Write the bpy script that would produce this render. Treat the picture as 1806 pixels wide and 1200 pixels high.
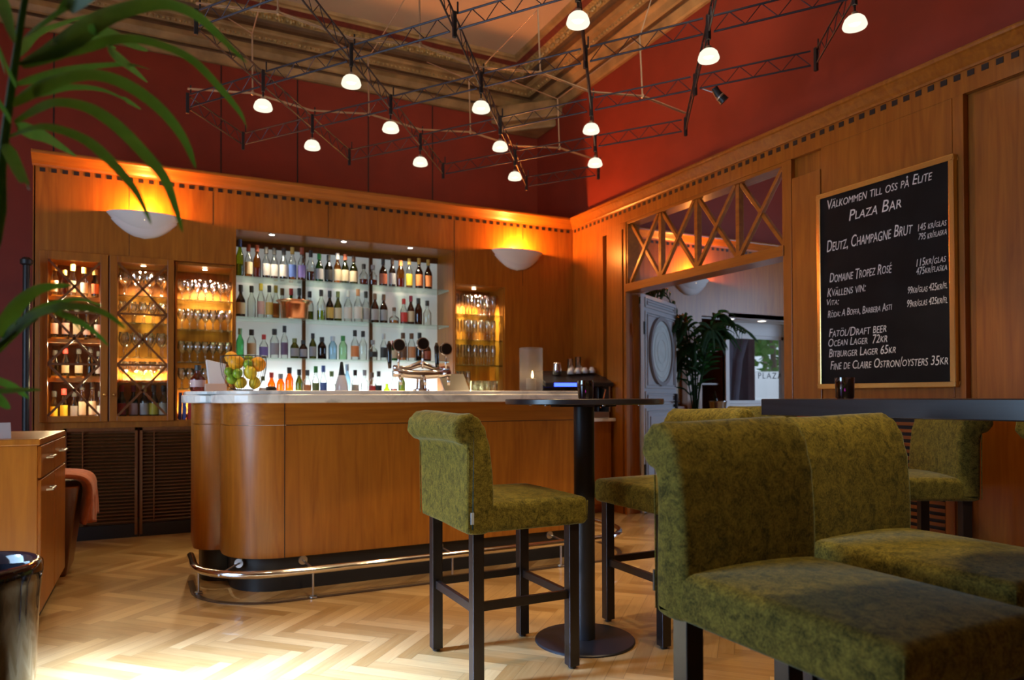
import bpy, bmesh, math, random
from mathutils import Vector, Matrix
random.seed(7)
PI = math.pi
sc = bpy.context.scene
for o in list(bpy.data.objects):
    bpy.data.objects.remove(o, do_unlink=True)
COL = sc.collection

# ------------------------------------------------------------------ camera
F_PX, CY_PX = 1254.18, 687.57
YAW, PITCH, ROLL = .463449, .0118454, .00314263
fw = Vector((math.sin(YAW)*math.cos(PITCH), math.cos(YAW)*math.cos(PITCH), math.sin(PITCH)))
rt = Vector((math.cos(YAW), -math.sin(YAW), 0))
dn = fw.cross(rt)
c_, s_ = math.cos(ROLL), math.sin(ROLL)
rt, dn = c_*rt + s_*dn, -s_*rt + c_*dn
cam = bpy.data.cameras.new('camera'); camo = bpy.data.objects.new('camera', cam); COL.objects.link(camo)
mw = Matrix.Identity(4)
for i in range(3):
    mw[i][0] = rt[i]; mw[i][1] = -dn[i]; mw[i][2] = -fw[i]
mw[0][3], mw[1][3], mw[2][3] = 0, 0, 1.10
camo.matrix_world = mw
cam.sensor_width = 36; cam.lens = F_PX/1806*36; cam.shift_y = (CY_PX-600)/1806
cam.clip_start = .05; cam.clip_end = 200
cam.dof.use_dof = True; cam.dof.focus_distance = 2.7; cam.dof.aperture_fstop = 3.2
sc.camera = camo

# ------------------------------------------------------------------ world, view, daylight
w = bpy.data.worlds.new('daylight'); sc.world = w; w.use_nodes = True
w.node_tree.nodes['Background'].inputs[0].default_value = (.72, .86, 1, 1)
w.node_tree.nodes['Background'].inputs[1].default_value = 1.6
sc.view_settings.view_transform = 'Standard'; sc.view_settings.look = 'None'
sc.view_settings.exposure = 0.0; sc.view_settings.gamma = 1.0; sc.view_settings.use_curve_mapping = False
sc.cycles.transparent_max_bounces = 32; sc.cycles.max_bounces = 8; sc.cycles.diffuse_bounces = 4
sc.cycles.sample_clamp_indirect = 6.0
sc.cycles.caustics_reflective = False; sc.cycles.caustics_refractive = False

def light(name, kind, loc, energy, color, rot=None, target=None, **kw):
    l = bpy.data.lights.new(name, kind); o = bpy.data.objects.new(name, l); COL.objects.link(o)
    o.location = loc; l.energy = energy; l.color = color
    if target is not None:
        o.rotation_euler = (Vector(target)-Vector(loc)).to_track_quat('-Z', 'Y').to_euler()
    if rot is not None: o.rotation_euler = rot
    for k, v in kw.items(): setattr(l, k, v)
    return o
DAY = (.62, .83, 1.0); WARM = (1.0, .69, .35); AMBER = (1.0, .31, .055)
# tall street windows in the unseen side wall: the soft sky and the brighter sky beam onto the floor
light('daylight_window', 'AREA', (-3.15, 2.80, 1.55), 115, (.42, .68, 1.0), target=(0, 2.95, .8), shape='RECTANGLE', size=2.0, size_y=2.2)
light('daylight_sky_beam', 'AREA', (-3.12, 3.40, 2.35), 150, (.36, .56, 1.0), target=(-.25, 2.75, 0), shape='RECTANGLE', size=.6, size_y=.6, spread=.46)
light('daylight_next_room', 'AREA', (8.9, 2.8, 1.9), 85, (.46, .68, 1.0), target=(4.6, 5.9, 1.4), shape='RECTANGLE', size=2.4, size_y=2.2)

# ------------------------------------------------------------------ mesh helpers
class MB:
    def __init__(s): s.v = []; s.f = []
    def add(s, vs, fs):
        b = len(s.v); s.v += [tuple(v) for v in vs]; s.f += [tuple(b+i for i in f) for f in fs]; return s
    def box(s, x0, x1, y0, y1, z0, z1):
        x0, x1 = min(x0, x1), max(x0, x1); y0, y1 = min(y0, y1), max(y0, y1); z0, z1 = min(z0, z1), max(z0, z1)
        return s.add([(x0,y0,z0),(x1,y0,z0),(x1,y1,z0),(x0,y1,z0),(x0,y0,z1),(x1,y0,z1),(x1,y1,z1),(x0,y1,z1)],
                     [(0,3,2,1),(4,5,6,7),(0,1,5,4),(1,2,6,5),(2,3,7,6),(3,0,4,7)])
    def bar(s, p, q, w, h, up=(0,0,1)):
        p, q = Vector(p), Vector(q); d = (q-p).normalized(); u = Vector(up)
        sd = d.cross(u)
        if sd.length < 1e-5: sd = d.cross(Vector((0,1,0)))
        sd.normalize(); u = sd.cross(d).normalized(); vs = []
        for e in (p, q):
            for a, b in ((-1,-1),(1,-1),(1,1),(-1,1)): vs.append(e+sd*a*w/2+u*b*h/2)
        return s.add(vs, [(0,1,2,3),(7,6,5,4),(0,4,5,1),(1,5,6,2),(2,6,7,3),(3,7,4,0)])
    def tube(s, pts, r, n=8, caps=True):
        pts = [Vector(p) for p in pts]; rs = r if isinstance(r, (list, tuple)) else [r]*len(pts)
        rings = []; prev = None
        for i, p in enumerate(pts):
            t = (pts[min(i+1, len(pts)-1)]-pts[max(i-1, 0)]).normalized()
            if prev is None:
                a = t.cross(Vector((0,0,1)))
                if a.length < 1e-4: a = t.cross(Vector((0,1,0)))
                a.normalize()
            else:
                a = (prev - t*prev.dot(t)).normalized()
            prev = a; b = t.cross(a)
            rings.append([p+(a*math.cos(2*PI*k/n)+b*math.sin(2*PI*k/n))*rs[i] for k in range(n)])
        vs = [v for rg in rings for v in rg]; fs = []
        for i in range(len(pts)-1):
            for k in range(n):
                fs.append((i*n+k, i*n+(k+1)%n, (i+1)*n+(k+1)%n, (i+1)*n+k))
        if caps:
            fs.append(tuple(range(n-1, -1, -1))); fs.append(tuple((len(pts)-1)*n+k for k in range(n)))
        return s.add(vs, fs)
    def lathe(s, prof, c=(0,0,0), n=20, a0=0, a1=2*PI):
        full = abs(a1-a0-2*PI) < 1e-6; m = n if full else n+1; vs = []; fs = []
        for (r, z) in prof:
            for k in range(m):
                a = a0+(a1-a0)*k/n
                vs.append((c[0]+r*math.cos(a), c[1]+r*math.sin(a), c[2]+z))
        for i in range(len(prof)-1):
            for k in range(n):
                k2 = (k+1) % m
                fs.append((i*m+k, i*m+k2, (i+1)*m+k2, (i+1)*m+k))
        return s.add(vs, fs)
    def prism(s, poly, z0, z1):
        n = len(poly)
        vs = [(x, y, z0) for x, y in poly]+[(x, y, z1) for x, y in poly]
        fs = [tuple(range(n-1, -1, -1)), tuple(range(n, 2*n))]+[(i, (i+1) % n, n+(i+1) % n, n+i) for i in range(n)]
        return s.add(vs, fs)
    def rbox(s, x0, x1, y0, y1, z0, z1, r, n=5, crown=0, m=4):
        lo = Vector((x0,y0,z0)); hi = Vector((x1,y1,z1)); ce = (lo+hi)/2; hf = (hi-lo)/2
        def ts(h):
            e = [-1+(r/h)*(1-math.cos(PI/2*k/m)) for k in range(m)]
            a = -1+r/h; inner = [a+(2-2*r/h)*k/n for k in range(n+1)]
            return e+inner+[-t for t in reversed(e)]
        T = [ts(hf[i]) for i in range(3)]
        def mp(p):
            q = Vector((ce[i]+p[i]*hf[i] for i in range(3)))
            inn = Vector((min(max(q[i], lo[i]+r), hi[i]-r) for i in range(3))); d = q-inn
            if d.length > 1e-9: q = inn+d.normalized()*r
            if crown and p[2] > 0: q.z += crown*(1-p[0]**2)*(1-p[1]**2)
            return q
        for ax in range(3):
            a, b = [i for i in range(3) if i != ax]
            for sg in (-1, 1):
                vs = []; fs = []; na, nb = len(T[a]), len(T[b])
                for ta in T[a]:
                    for tb in T[b]:
                        p = [0,0,0]; p[ax] = sg; p[a] = ta; p[b] = tb; vs.append(mp(p))
                flip = (sg > 0) == (ax != 1)
                for i in range(na-1):
                    for j in range(nb-1):
                        f = (i*nb+j, (i+1)*nb+j, (i+1)*nb+j+1, i*nb+j+1)
                        fs.append(f if flip else f[::-1])
                s.add(vs, fs)
        return s
    def xf(s, M):
        s.v = [tuple(M @ Vector(v)) for v in s.v]; return s
    def mesh(s, name, mat, smooth=False, merge=True):
        me = bpy.data.meshes.new(name); me.from_pydata(s.v, [], s.f)
        bm = bmesh.new(); bm.from_mesh(me)
        if merge: bmesh.ops.remove_doubles(bm, verts=bm.verts, dist=1e-5)
        bmesh.ops.recalc_face_normals(bm, faces=bm.faces)
        bm.to_mesh(me); bm.free()
        if mat is not None: me.materials.append(mat)
        if smooth:
            me.polygons.foreach_set('use_smooth', [True]*len(me.polygons))
        me.update(); return me
    def build(s, name, mat, parent=None, smooth=False, bevel=0, seg=2, merge=True, angle=None, loc=None):
        o = bpy.data.objects.new(name, s.mesh(name, mat, smooth, merge)); COL.objects.link(o)
        if loc is not None: o.location = loc
        if parent is not None: o.parent = parent
        if bevel:
            b = o.modifiers.new('bevel', 'BEVEL'); b.width = bevel; b.segments = seg; b.limit_method = 'ANGLE'; b.angle_limit = .7
            b.harden_normals = False
        if smooth and angle:
            try: o.data.set_sharp_from_angle(angle=angle)
            except Exception: pass
        return o

def tag(o, label, cat, group=None, kind=None):
    o['label'] = label; o['category'] = cat
    if group: o['group'] = group
    if kind: o['kind'] = kind
    return o
def thing(name, label, cat, loc=(0,0,0), rz=0, group=None):
    o = bpy.data.objects.new(name, None); COL.objects.link(o); o.empty_display_size = .05
    o.location = loc; o.rotation_euler = (0,0,rz)
    return tag(o, label, cat, group)
def struct(mb, name, mat, **kw):
    o = mb.build(name, mat, **kw); o['kind'] = 'structure'; return o
def dup(root, loc, rz=None, label=None, group=None):
    r = root.copy(); COL.objects.link(r); r.location = loc
    if rz is not None: r.rotation_euler = (0,0,rz)
    if label: r['label'] = label
    if group: r['group'] = group
    for ch in root.children:
        c = ch.copy(); COL.objects.link(c); c.parent = r
        for g in ch.children:
            d = g.copy(); COL.objects.link(d); d.parent = c
    return r
ORD = ('first second third fourth fifth sixth seventh eighth ninth tenth eleventh twelfth thirteenth fourteenth fifteenth '
       'sixteenth seventeenth eighteenth nineteenth twentieth twenty-first twenty-second twenty-third twenty-fourth').split()
def arc(cx, cy, r, a0, a1, n=10):
    return [(cx+r*math.cos(a0+(a1-a0)*k/n), cy+r*math.sin(a0+(a1-a0)*k/n)) for k in range(n+1)]
def smooth_closed(pts, k=4):
    out = []; n = len(pts)
    for i in range(n):
        p0, p1, p2, p3 = [Vector(pts[(i+j-1) % n]) for j in range(4)]
        for t in range(k):
            u = t/k
            out.append(.5*((2*p1)+(p2-p0)*u+(2*p0-5*p1+4*p2-p3)*u*u+(3*p1-p0-3*p2+p3)*u**3))
    return out
def spline(pts, k=5):
    out = []; n = len(pts); P = [Vector(p) for p in pts]
    for i in range(n-1):
        p0, p1, p2, p3 = P[max(i-1,0)], P[i], P[i+1], P[min(i+2,n-1)]
        for t in range(k):
            u = t/k
            out.append(.5*((2*p1)+(p2-p0)*u+(2*p0-5*p1+4*p2-p3)*u*u+(3*p1-p0-3*p2+p3)*u**3))
    out.append(P[-1]); return out

# ------------------------------------------------------------------ materials
def newmat(name):
    m = bpy.data.materials.new(name); m.use_nodes = True
    nt = m.node_tree; return m, nt, nt.nodes['Principled BSDF']
def plain(name, col, rough=.5, metal=0, coat=0, noise=0, nscale=20, emit=None, estr=0, trans=0, sheen=0, alpha=1):
    m, nt, b = newmat(name)
    b.inputs['Base Color'].default_value = (*col, 1); b.inputs['Roughness'].default_value = rough
    b.inputs['Metallic'].default_value = metal; b.inputs['Coat Weight'].default_value = coat
    if trans: b.inputs['Transmission Weight'].default_value = trans
    if sheen: b.inputs['Sheen Weight'].default_value = sheen
    if emit: b.inputs['Emission Color'].default_value = (*emit, 1); b.inputs['Emission Strength'].default_value = estr
    if noise:
        tc = nt.nodes.new('ShaderNodeTexCoord'); n = nt.nodes.new('ShaderNodeTexNoise'); n.inputs['Scale'].default_value = nscale
        n.inputs['Detail'].default_value = 5
        r = nt.nodes.new('ShaderNodeValToRGB')
        r.color_ramp.elements[0].position = .3; r.color_ramp.elements[1].position = .7
        r.color_ramp.elements[0].color = (*[c*(1-noise) for c in col], 1); r.color_ramp.elements[1].color = (*[min(1, c*(1+noise)) for c in col], 1)
        nt.links.new(tc.outputs['Object'], n.inputs['Vector']); nt.links.new(n.outputs[0], r.inputs[0]); nt.links.new(r.outputs[0], b.inputs['Base Color'])
    return m
def wood(name, light_c, dark_c, axis='z', rough=.34, scale=1.0, coat=.14, bump=.02):
    m, nt, b = newmat(name); N = nt.nodes.new; L = nt.links.new
    tc = N('ShaderNodeTexCoord'); mp = N('ShaderNodeMapping'); s = [14*scale]*3; s['xyz'.index(axis)] = 1.1*scale
    mp.inputs['Scale'].default_value = s; L(tc.outputs['Object'], mp.inputs['Vector'])
    n1 = N('ShaderNodeTexNoise'); n1.inputs['Scale'].default_value = 1.2; n1.inputs['Detail'].default_value = 8; n1.inputs['Distortion'].default_value = 1.6
    L(mp.outputs[0], n1.inputs['Vector'])
    mp2 = N('ShaderNodeMapping'); s2 = [90*scale]*3; s2['xyz'.index(axis)] = 3*scale
    mp2.inputs['Scale'].default_value = s2; L(tc.outputs['Object'], mp2.inputs['Vector'])
    n2 = N('ShaderNodeTexNoise'); n2.inputs['Scale'].default_value = 1; n2.inputs['Detail'].default_value = 3; L(mp2.outputs[0], n2.inputs['Vector'])
    mx = N('ShaderNodeMath'); mx.operation = 'MULTIPLY_ADD'; L(n2.outputs[0], mx.inputs[0]); mx.inputs[1].default_value = .3; L(n1.outputs[0], mx.inputs[2])
    r = N('ShaderNodeValToRGB'); r.color_ramp.elements[0].position = .35; r.color_ramp.elements[1].position = .95
    r.color_ramp.elements[0].color = (*dark_c, 1); r.color_ramp.elements[1].color = (*light_c, 1)
    L(mx.outputs[0], r.inputs[0]); L(r.outputs[0], b.inputs['Base Color'])
    b.inputs['Roughness'].default_value = rough; b.inputs['Coat Weight'].default_value = coat; b.inputs['Coat Roughness'].default_value = .18
    return m
def glassy(name, tint, refl=.08, rough=.03, tmin=0.0):
    m = bpy.data.materials.new(name); m.use_nodes = True; nt = m.node_tree; nt.nodes.clear(); N = nt.nodes.new; L = nt.links.new
    o = N('ShaderNodeOutputMaterial'); t = N('ShaderNodeBsdfTransparent'); t.inputs[0].default_value = (*tint, 1)
    g = N('ShaderNodeBsdfGlossy'); g.inputs['Roughness'].default_value = rough; g.inputs[0].default_value = (1,1,1,1)
    lw = N('ShaderNodeLayerWeight'); lw.inputs[0].default_value = .25
    ma = N('ShaderNodeMath'); ma.operation = 'MULTIPLY_ADD'; L(lw.outputs['Fresnel'], ma.inputs[0]); ma.inputs[1].default_value = .8; ma.inputs[2].default_value = refl; ma.use_clamp = True
    mx = N('ShaderNodeMixShader'); L(ma.outputs[0], mx.inputs[0]); L(t.outputs[0], mx.inputs[1]); L(g.outputs[0], mx.inputs[2]); L(mx.outputs[0], o.inputs[0])
    return m
def emis(name, col, s):
    m = bpy.data.materials.new(name); m.use_nodes = True; nt = m.node_tree; nt.nodes.clear()
    o = nt.nodes.new('ShaderNodeOutputMaterial'); e = nt.nodes.new('ShaderNodeEmission')
    e.inputs[0].default_value = (*col, 1); e.inputs[1].default_value = s; nt.links.new(e.outputs[0], o.inputs[0]); return m

OAK_L, OAK_D = (.44, .152, .014), (.25, .072, .006)
M = {}
M['wood'] = wood('cherry_veneer', OAK_L, OAK_D)
M['woodx'] = wood('cherry_veneer_across', OAK_L, OAK_D, 'x')
M['woody'] = wood('cherry_veneer_along', OAK_L, OAK_D, 'y')
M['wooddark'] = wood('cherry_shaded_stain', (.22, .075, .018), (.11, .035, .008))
M['slat'] = wood('louvre_wood', (.15, .055, .014), (.07, .024, .006), 'x')
M['slaty'] = wood('grille_wood', (.30, .10, .02), (.16, .05, .01), 'y')
M['shelfwood'] = wood('shelf_wood', (.62, .33, .09), (.42, .19, .04), 'x')
M['wenge'] = wood('wenge_legs', (.018, .013, .012), (.008, .006, .006), 'z', rough=.38, coat=.1)
M['darkinlay'] = plain('dark_inlay', (.012, .008, .008), .5)
M['tabletop'] = wood('black_stained_top', (.020, .020, .028), (.009, .009, .013), 'y', rough=.3, coat=.3)
M['black'] = plain('black_paint', (.012, .012, .013), .45)
M['blackgloss'] = plain('black_gloss', (.006, .006, .007), .08, coat=.8)
M['blackmetal'] = plain('black_metal', (.022, .022, .026), .4, metal=.3)
M['truss'] = plain('gunmetal_truss', (.030, .028, .040), .45, metal=.5)
M['bronze'] = plain('bronze_rod', (.46, .32, .20), .4, metal=.35)
M['steel'] = plain('polished_steel', (.78, .78, .80), .12, metal=1)
M['brushed'] = plain('brushed_steel', (.55, .54, .54), .32, metal=1)
M['brass'] = plain('brass', (.78, .55, .20), .25, metal=1)
M['copper'] = plain('copper', (.86, .40, .22), .22, metal=1)
M['red'] = plain('red_plaster', (.27, .030, .011), .62, noise=.12, nscale=3)
M['cream'] = plain('cream_plaster', (.72, .50, .30), .7, noise=.08, nscale=1.5)
M['ochre'] = plain('ochre_moulding', (.40, .235, .085), .5, noise=.35, nscale=5)
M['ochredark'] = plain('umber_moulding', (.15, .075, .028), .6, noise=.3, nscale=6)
M['gold'] = plain('gilded_ornament', (.50, .33, .12), .42, metal=.25, noise=.4, nscale=30)
M['redband'] = plain('oxblood_band', (.20, .035, .018), .6, noise=.2)
M['white'] = plain('white_plaster', (.80, .78, .76), .5)
M['porcelain'] = plain('porcelain', (.82, .80, .80), .2, coat=.4)
M['paper'] = plain('paper', (.78, .72, .70), .8)
M['glass'] = glassy('clear_glass', (.97, .98, .97), .05)
M['shelfglass'] = glassy('green_edged_glass', (.86, .95, .91), .07)
M['stem'] = glassy('stemware_glass', (.93, .92, .90), .13, .05)
M['pane'] = glassy('pane_glass', (.97, .97, .97), .0, .02)
M['purpleglass'] = glassy('purple_votive_glass', (.16, .05, .14), .12)
M['backlit'] = plain('backlit_frosted_panel', (.76, .82, .80), .35, emit=(.80, .88, .86), estr=.20)
def velvet():
    m, nt, b = newmat('moss_velvet'); N = nt.nodes.new; L = nt.links.new
    tc = N('ShaderNodeTexCoord')
    n1 = N('ShaderNodeTexNoise'); n1.inputs['Scale'].default_value = 34; n1.inputs['Detail'].default_value = 10; n1.inputs['Roughness'].default_value = .78; n1.inputs['Distortion'].default_value = .8
    L(tc.outputs['Object'], n1.inputs['Vector'])
    n2 = N('ShaderNodeTexNoise'); n2.inputs['Scale'].default_value = 210; n2.inputs['Detail'].default_value = 2; L(tc.outputs['Object'], n2.inputs['Vector'])
    a = N('ShaderNodeMath'); a.operation = 'MULTIPLY_ADD'; L(n2.outputs[0], a.inputs[0]); a.inputs[1].default_value = .36; L(n1.outputs[0], a.inputs[2])
    r = N('ShaderNodeValToRGB'); e = r.color_ramp.elements; e[0].position = .55; e[1].position = .83
    e[0].color = (.048, .045, .010, 1); e[1].color = (.225, .192, .034, 1); L(a.outputs[0], r.inputs[0]); L(r.outputs[0], b.inputs['Base Color'])
    b.inputs['Roughness'].default_value = .85; b.inputs['Sheen Weight'].default_value = .38; b.inputs['Sheen Roughness'].default_value = .35
    b.inputs['Sheen Tint'].default_value = (.42, .64, .56, 1); b.inputs['Specular IOR Level'].default_value = .15
    bp = N('ShaderNodeBump'); bp.inputs['Strength'].default_value = .12; bp.inputs['Distance'].default_value = .004; L(n1.outputs[0], bp.inputs['Height']); L(bp.outputs[0], b.inputs['Normal'])
    return m
M['velvet'] = velvet()
def marble():
    m, nt, b = newmat('veined_marble'); N = nt.nodes.new; L = nt.links.new
    tc = N('ShaderNodeTexCoord'); n1 = N('ShaderNodeTexNoise'); n1.inputs['Scale'].default_value = 3.5; n1.inputs['Detail'].default_value = 9; n1.inputs['Distortion'].default_value = 2.2
    L(tc.outputs['Object'], n1.inputs['Vector']); r = N('ShaderNodeValToRGB'); e = r.color_ramp.elements
    e[0].position = .36; e[0].color = (.58, .53, .48, 1); e[1].position = .52; e[1].color = (.88, .82, .74, 1)
    L(n1.outputs[0], r.inputs[0]); L(r.outputs[0], b.inputs['Base Color']); b.inputs['Roughness'].default_value = .18
    return m
M['marble'] = marble()
def herringbone():
    m, nt, b = newmat('oak_herringbone'); N = nt.nodes.new; L = nt.links.new
    def mth(op, a, c=None, d=None):
        n = N('ShaderNodeMath'); n.operation = op
        for i, v in enumerate((a, c, d)):
            if v is None: continue
            if isinstance(v, (int, float)): n.inputs[i].default_value = v
            else: L(v, n.inputs[i])
        return n.outputs[0]
    n_ = 6.0; Wd = .068
    tc = N('ShaderNodeTexCoord'); mp = N('ShaderNodeMapping'); mp.inputs['Rotation'].default_value = (0, 0, PI/4); mp.inputs['Scale'].default_value = (1/Wd,)*3
    L(tc.outputs['Object'], mp.inputs['Vector']); sp = N('ShaderNodeSeparateXYZ'); L(mp.outputs[0], sp.inputs[0]); x, y = sp.outputs[0], sp.outputs[1]
    i = mth('FLOOR', x); j = mth('FLOOR', y)
    hz = mth('LESS_THAN', mth('FLOORED_MODULO', mth('SUBTRACT', i, j), 2*n_), n_)
    xh = mth('SUBTRACT', x, j); uh = mth('FLOORED_MODULO', xh, 2*n_); vh = mth('SUBTRACT', y, j); kh = mth('FLOOR', mth('DIVIDE', xh, 2*n_))
    yv = mth('SUBTRACT', mth('SUBTRACT', y, i), 1.0); uv = mth('FLOORED_MODULO', yv, 2*n_); vv = mth('SUBTRACT', x, i); kv = mth('FLOOR', mth('DIVIDE', yv, 2*n_))
    def mix(a, c): return mth('ADD', mth('MULTIPLY', hz, a), mth('MULTIPLY', mth('SUBTRACT', 1.0, hz), c))
    u = mix(uh, uv); v = mix(vh, vv); id1 = mix(j, mth('ADD', i, 371.5)); id2 = mix(kh, mth('ADD', kv, 91.5))
    cb = N('ShaderNodeCombineXYZ'); L(id1, cb.inputs[0]); L(id2, cb.inputs[1])
    wn = N('ShaderNodeTexWhiteNoise'); wn.noise_dimensions = '3D'; L(cb.outputs[0], wn.inputs['Vector'])
    cg = N('ShaderNodeCombineXYZ'); L(mth('MULTIPLY', u, .35), cg.inputs[0]); L(mth('MULTIPLY', v, 4.0), cg.inputs[1]); L(mth('MULTIPLY', wn.outputs['Value'], 50.0), cg.inputs[2])
    gn = N('ShaderNodeTexNoise'); gn.inputs['Scale'].default_value = 1.0; gn.inputs['Detail'].default_value = 6; gn.inputs['Distortion'].default_value = .6; L(cg.outputs[0], gn.inputs['Vector'])
    val = mth('ADD', mth('MULTIPLY', wn.outputs['Value'], .55), mth('MULTIPLY', gn.outputs[0], .45))
    r = N('ShaderNodeValToRGB'); e = r.color_ramp.elements; e[0].position = .15; e[0].color = (.27, .135, .036, 1); e[1].position = .82; e[1].color = (.52, .33, .135, 1)
    L(val, r.inputs[0])
    ev = mth('MINIMUM', mth('MINIMUM', v, mth('SUBTRACT', 1.0, v)), mth('MINIMUM', u, mth('SUBTRACT', n_, u)))
    gap = mth('LESS_THAN', ev, .022)
    mxc = N('ShaderNodeMix'); mxc.data_type = 'RGBA'; L(mth('MULTIPLY', gap, .55), mxc.inputs[0]); L(r.outputs[0], mxc.inputs[6]); mxc.inputs[7].default_value = (.14, .075, .025, 1)
    L(mxc.outputs[2], b.inputs['Base Color']); b.inputs['Roughness'].default_value = .32; b.inputs['Coat Weight'].default_value = .15
    return m
M['floor'] = herringbone()
def leafmat(name, c1, c2, tr):
    m, nt, b = newmat(name); N = nt.nodes.new; L = nt.links.new
    tc = N('ShaderNodeTexCoord'); n = N('ShaderNodeTexNoise'); n.inputs['Scale'].default_value = 25; L(tc.outputs['Object'], n.inputs['Vector'])
    r = N('ShaderNodeValToRGB'); r.color_ramp.elements[0].position = .35; r.color_ramp.elements[1].position = .65
    r.color_ramp.elements[0].color = (*c1, 1); r.color_ramp.elements[1].color = (*c2, 1); L(n.outputs[0], r.inputs[0]); L(r.outputs[0], b.inputs['Base Color'])
    b.inputs['Roughness'].default_value = .6; b.inputs['Specular IOR Level'].default_value = .25
    t = N('ShaderNodeBsdfTranslucent'); t.inputs[0].default_value = (*tr, 1); mx = N('ShaderNodeMixShader'); mx.inputs[0].default_value = .35
    out = nt.nodes['Material Output']; L(b.outputs[0], mx.inputs[1]); L(t.outputs[0], mx.inputs[2]); L(mx.outputs[0], out.inputs[0])
    return m
M['leaf'] = leafmat('palm_leaf', (.035, .085, .022), (.075, .15, .035), (.12, .30, .03))
M['leafdark'] = leafmat('palm_leaf_deep', (.014, .05, .018), (.03, .085, .025), (.03, .12, .02))
# ------------------------------------------------------------------ the room
YW, XW, YU, XU, ZC = 6.45, 3.95, 7.5, 4.1, 4.85
struct(MB().box(-3.2, 9.2, -2.8, 7.7, -.12, 0), 'floor', M['floor'])
struct(MB().box(-3.3, 4.3, -2.9, 7.7, ZC, ZC+.15), 'ceiling', M['cream'])
# upper red plaster, set back behind the panelling
struct(MB().box(-3.2, XU+.2, YU, YU+.2, 0, ZC), 'wall_upper_back', M['red'])
seams = MB()
for X in (-.83, .56, 1.29, 2.03, 2.76): seams.box(X-.006, X+.006, YU-.004, YU+.01, 2.7, 4.42)
struct(seams, 'trim_1', M['darkinlay'])
struct(MB().box(XU, XU+.12, -2.8, YU, 2.86, ZC), 'wall_upper_right', M['red'])
lw = MB()
lw.box(-3.4, -3.2, -2.9, 1.65, 0, ZC).box(-3.4, -3.2, 3.85, 7.7, 0, ZC).box(-3.4, -3.2, 1.65, 3.85, 2.7, ZC).box(-3.4, -3.2, 1.65, 3.85, 0, .4)
struct(lw, 'wall_left', M['cream'])
rw = MB()
rw.box(-3.3, 4.3, -3.0, -2.8, 0, ZC)
struct(rw, 'wall_rear', M['cream'])

# ---- panelled back wall: one skin with openings for cabinets and niches
bw = MB(); F0, F1 = YW, YW+.03
for (a, b, z0, z1) in ((-.84, -.80, 0, 2.9), (-.80, .60, 2.24, 2.9), (.60, 2.60, 2.55, 2.9), (2.60, 2.612, .87, 2.9), (2.612, 3.146, 2.22, 2.9),
                       (3.146, 3.97, 0, 2.9), (-.80, .60, .875, .925), (.595, .60, .925, 2.24), (-.80, -.64, .0, .875), (.29, .62, 0, .875), (.62, 3.15, 0, .87)):
    bw.box(a, b, F0, F1, z0, z1)
bw.box(-.845, -.83, YW, YU, 0, 2.95)
struct(bw, 'wall_back', M['wood'])
lines = MB()
for X in (-.2, .42, 1.38, 2.6, 3.35): lines.box(X-.002, X+.002, YW-.0015, YW+.004, 2.56 if X in (.42, 1.38) else 2.25, 2.84)
struct(lines, 'trim_2', M['darkinlay'])
# ---- panelled right wall with the doorway, 0.17 m thick
rw = MB()
rw.box(3.99, 4.12, 5.52, 6.46, 0, 2.9).box(3.99, 4.12, -2.8, 3.61, 0, 2.9).box(3.99, 4.12, 3.61, 5.52, 2.77, 2.9)
rw.box(3.95, 3.99, 5.885, 6.45, 0, 2.70).box(3.945, 3.99, 5.555, 5.81, 0, 2.70)
rw.box(3.95, 3.99, 5.50, 5.535, 0, 2.76)
rw.box(3.95, 3.99, 3.545, 3.62, 0, 2.76).box(3.945, 3.99, 3.30, 3.535, 0, 2.62).box(3.95, 3.99, 2.425, 3.295, 0, 2.76)
rw.box(3.945, 3.99, 2.36, 2.42, 0, 2.76).box(3.965, 3.99, 1.25, 2.315, 0, 2.74).box(3.945, 3.99, 1.12, 1.2, 0, 2.76).box(3.965, 3.99, -2.8, 1.08, 0, 2.74)
rw.box(3.95, 3.99, -2.8, 6.45, 2.76, 2.9).box(3.95, 3.99, 5.52, 6.45, 2.70, 2.76)
struct(rw, 'wall_right', M['wood'], bevel=.003)
# transom lattice over the doorway (part of the wall)
tl = MB()
tl.box(3.94, 4.12, 3.61, 5.505, 2.095, 2.17).box(3.96, 4.10, 3.61, 5.505, 2.735, 2.775).box(3.96, 4.10, 3.61, 3.635, 2.17, 2.74).box(3.96, 4.10, 5.48, 5.505, 2.17, 2.74)
ys = [5.49, 5.03, 4.56, 4.09, 3.625]
for y in ys[1:-1]: tl.box(3.98, 4.03, y-.019, y+.019, 2.17, 2.74)
for a, b in zip(ys[:-1], ys[1:]):
    a2, b2 = a-.02, b+.02
    tl.bar((3.99, a2, 2.18), (3.99, b2, 2.735), .03, .034, up=(1, 0, 0)); tl.bar((4.005, a2, 2.735), (4.005, b2, 2.18), .03, .034, up=(1, 0, 0))
struct(tl, 'trim_3', M['woody'], bevel=.003)
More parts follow.
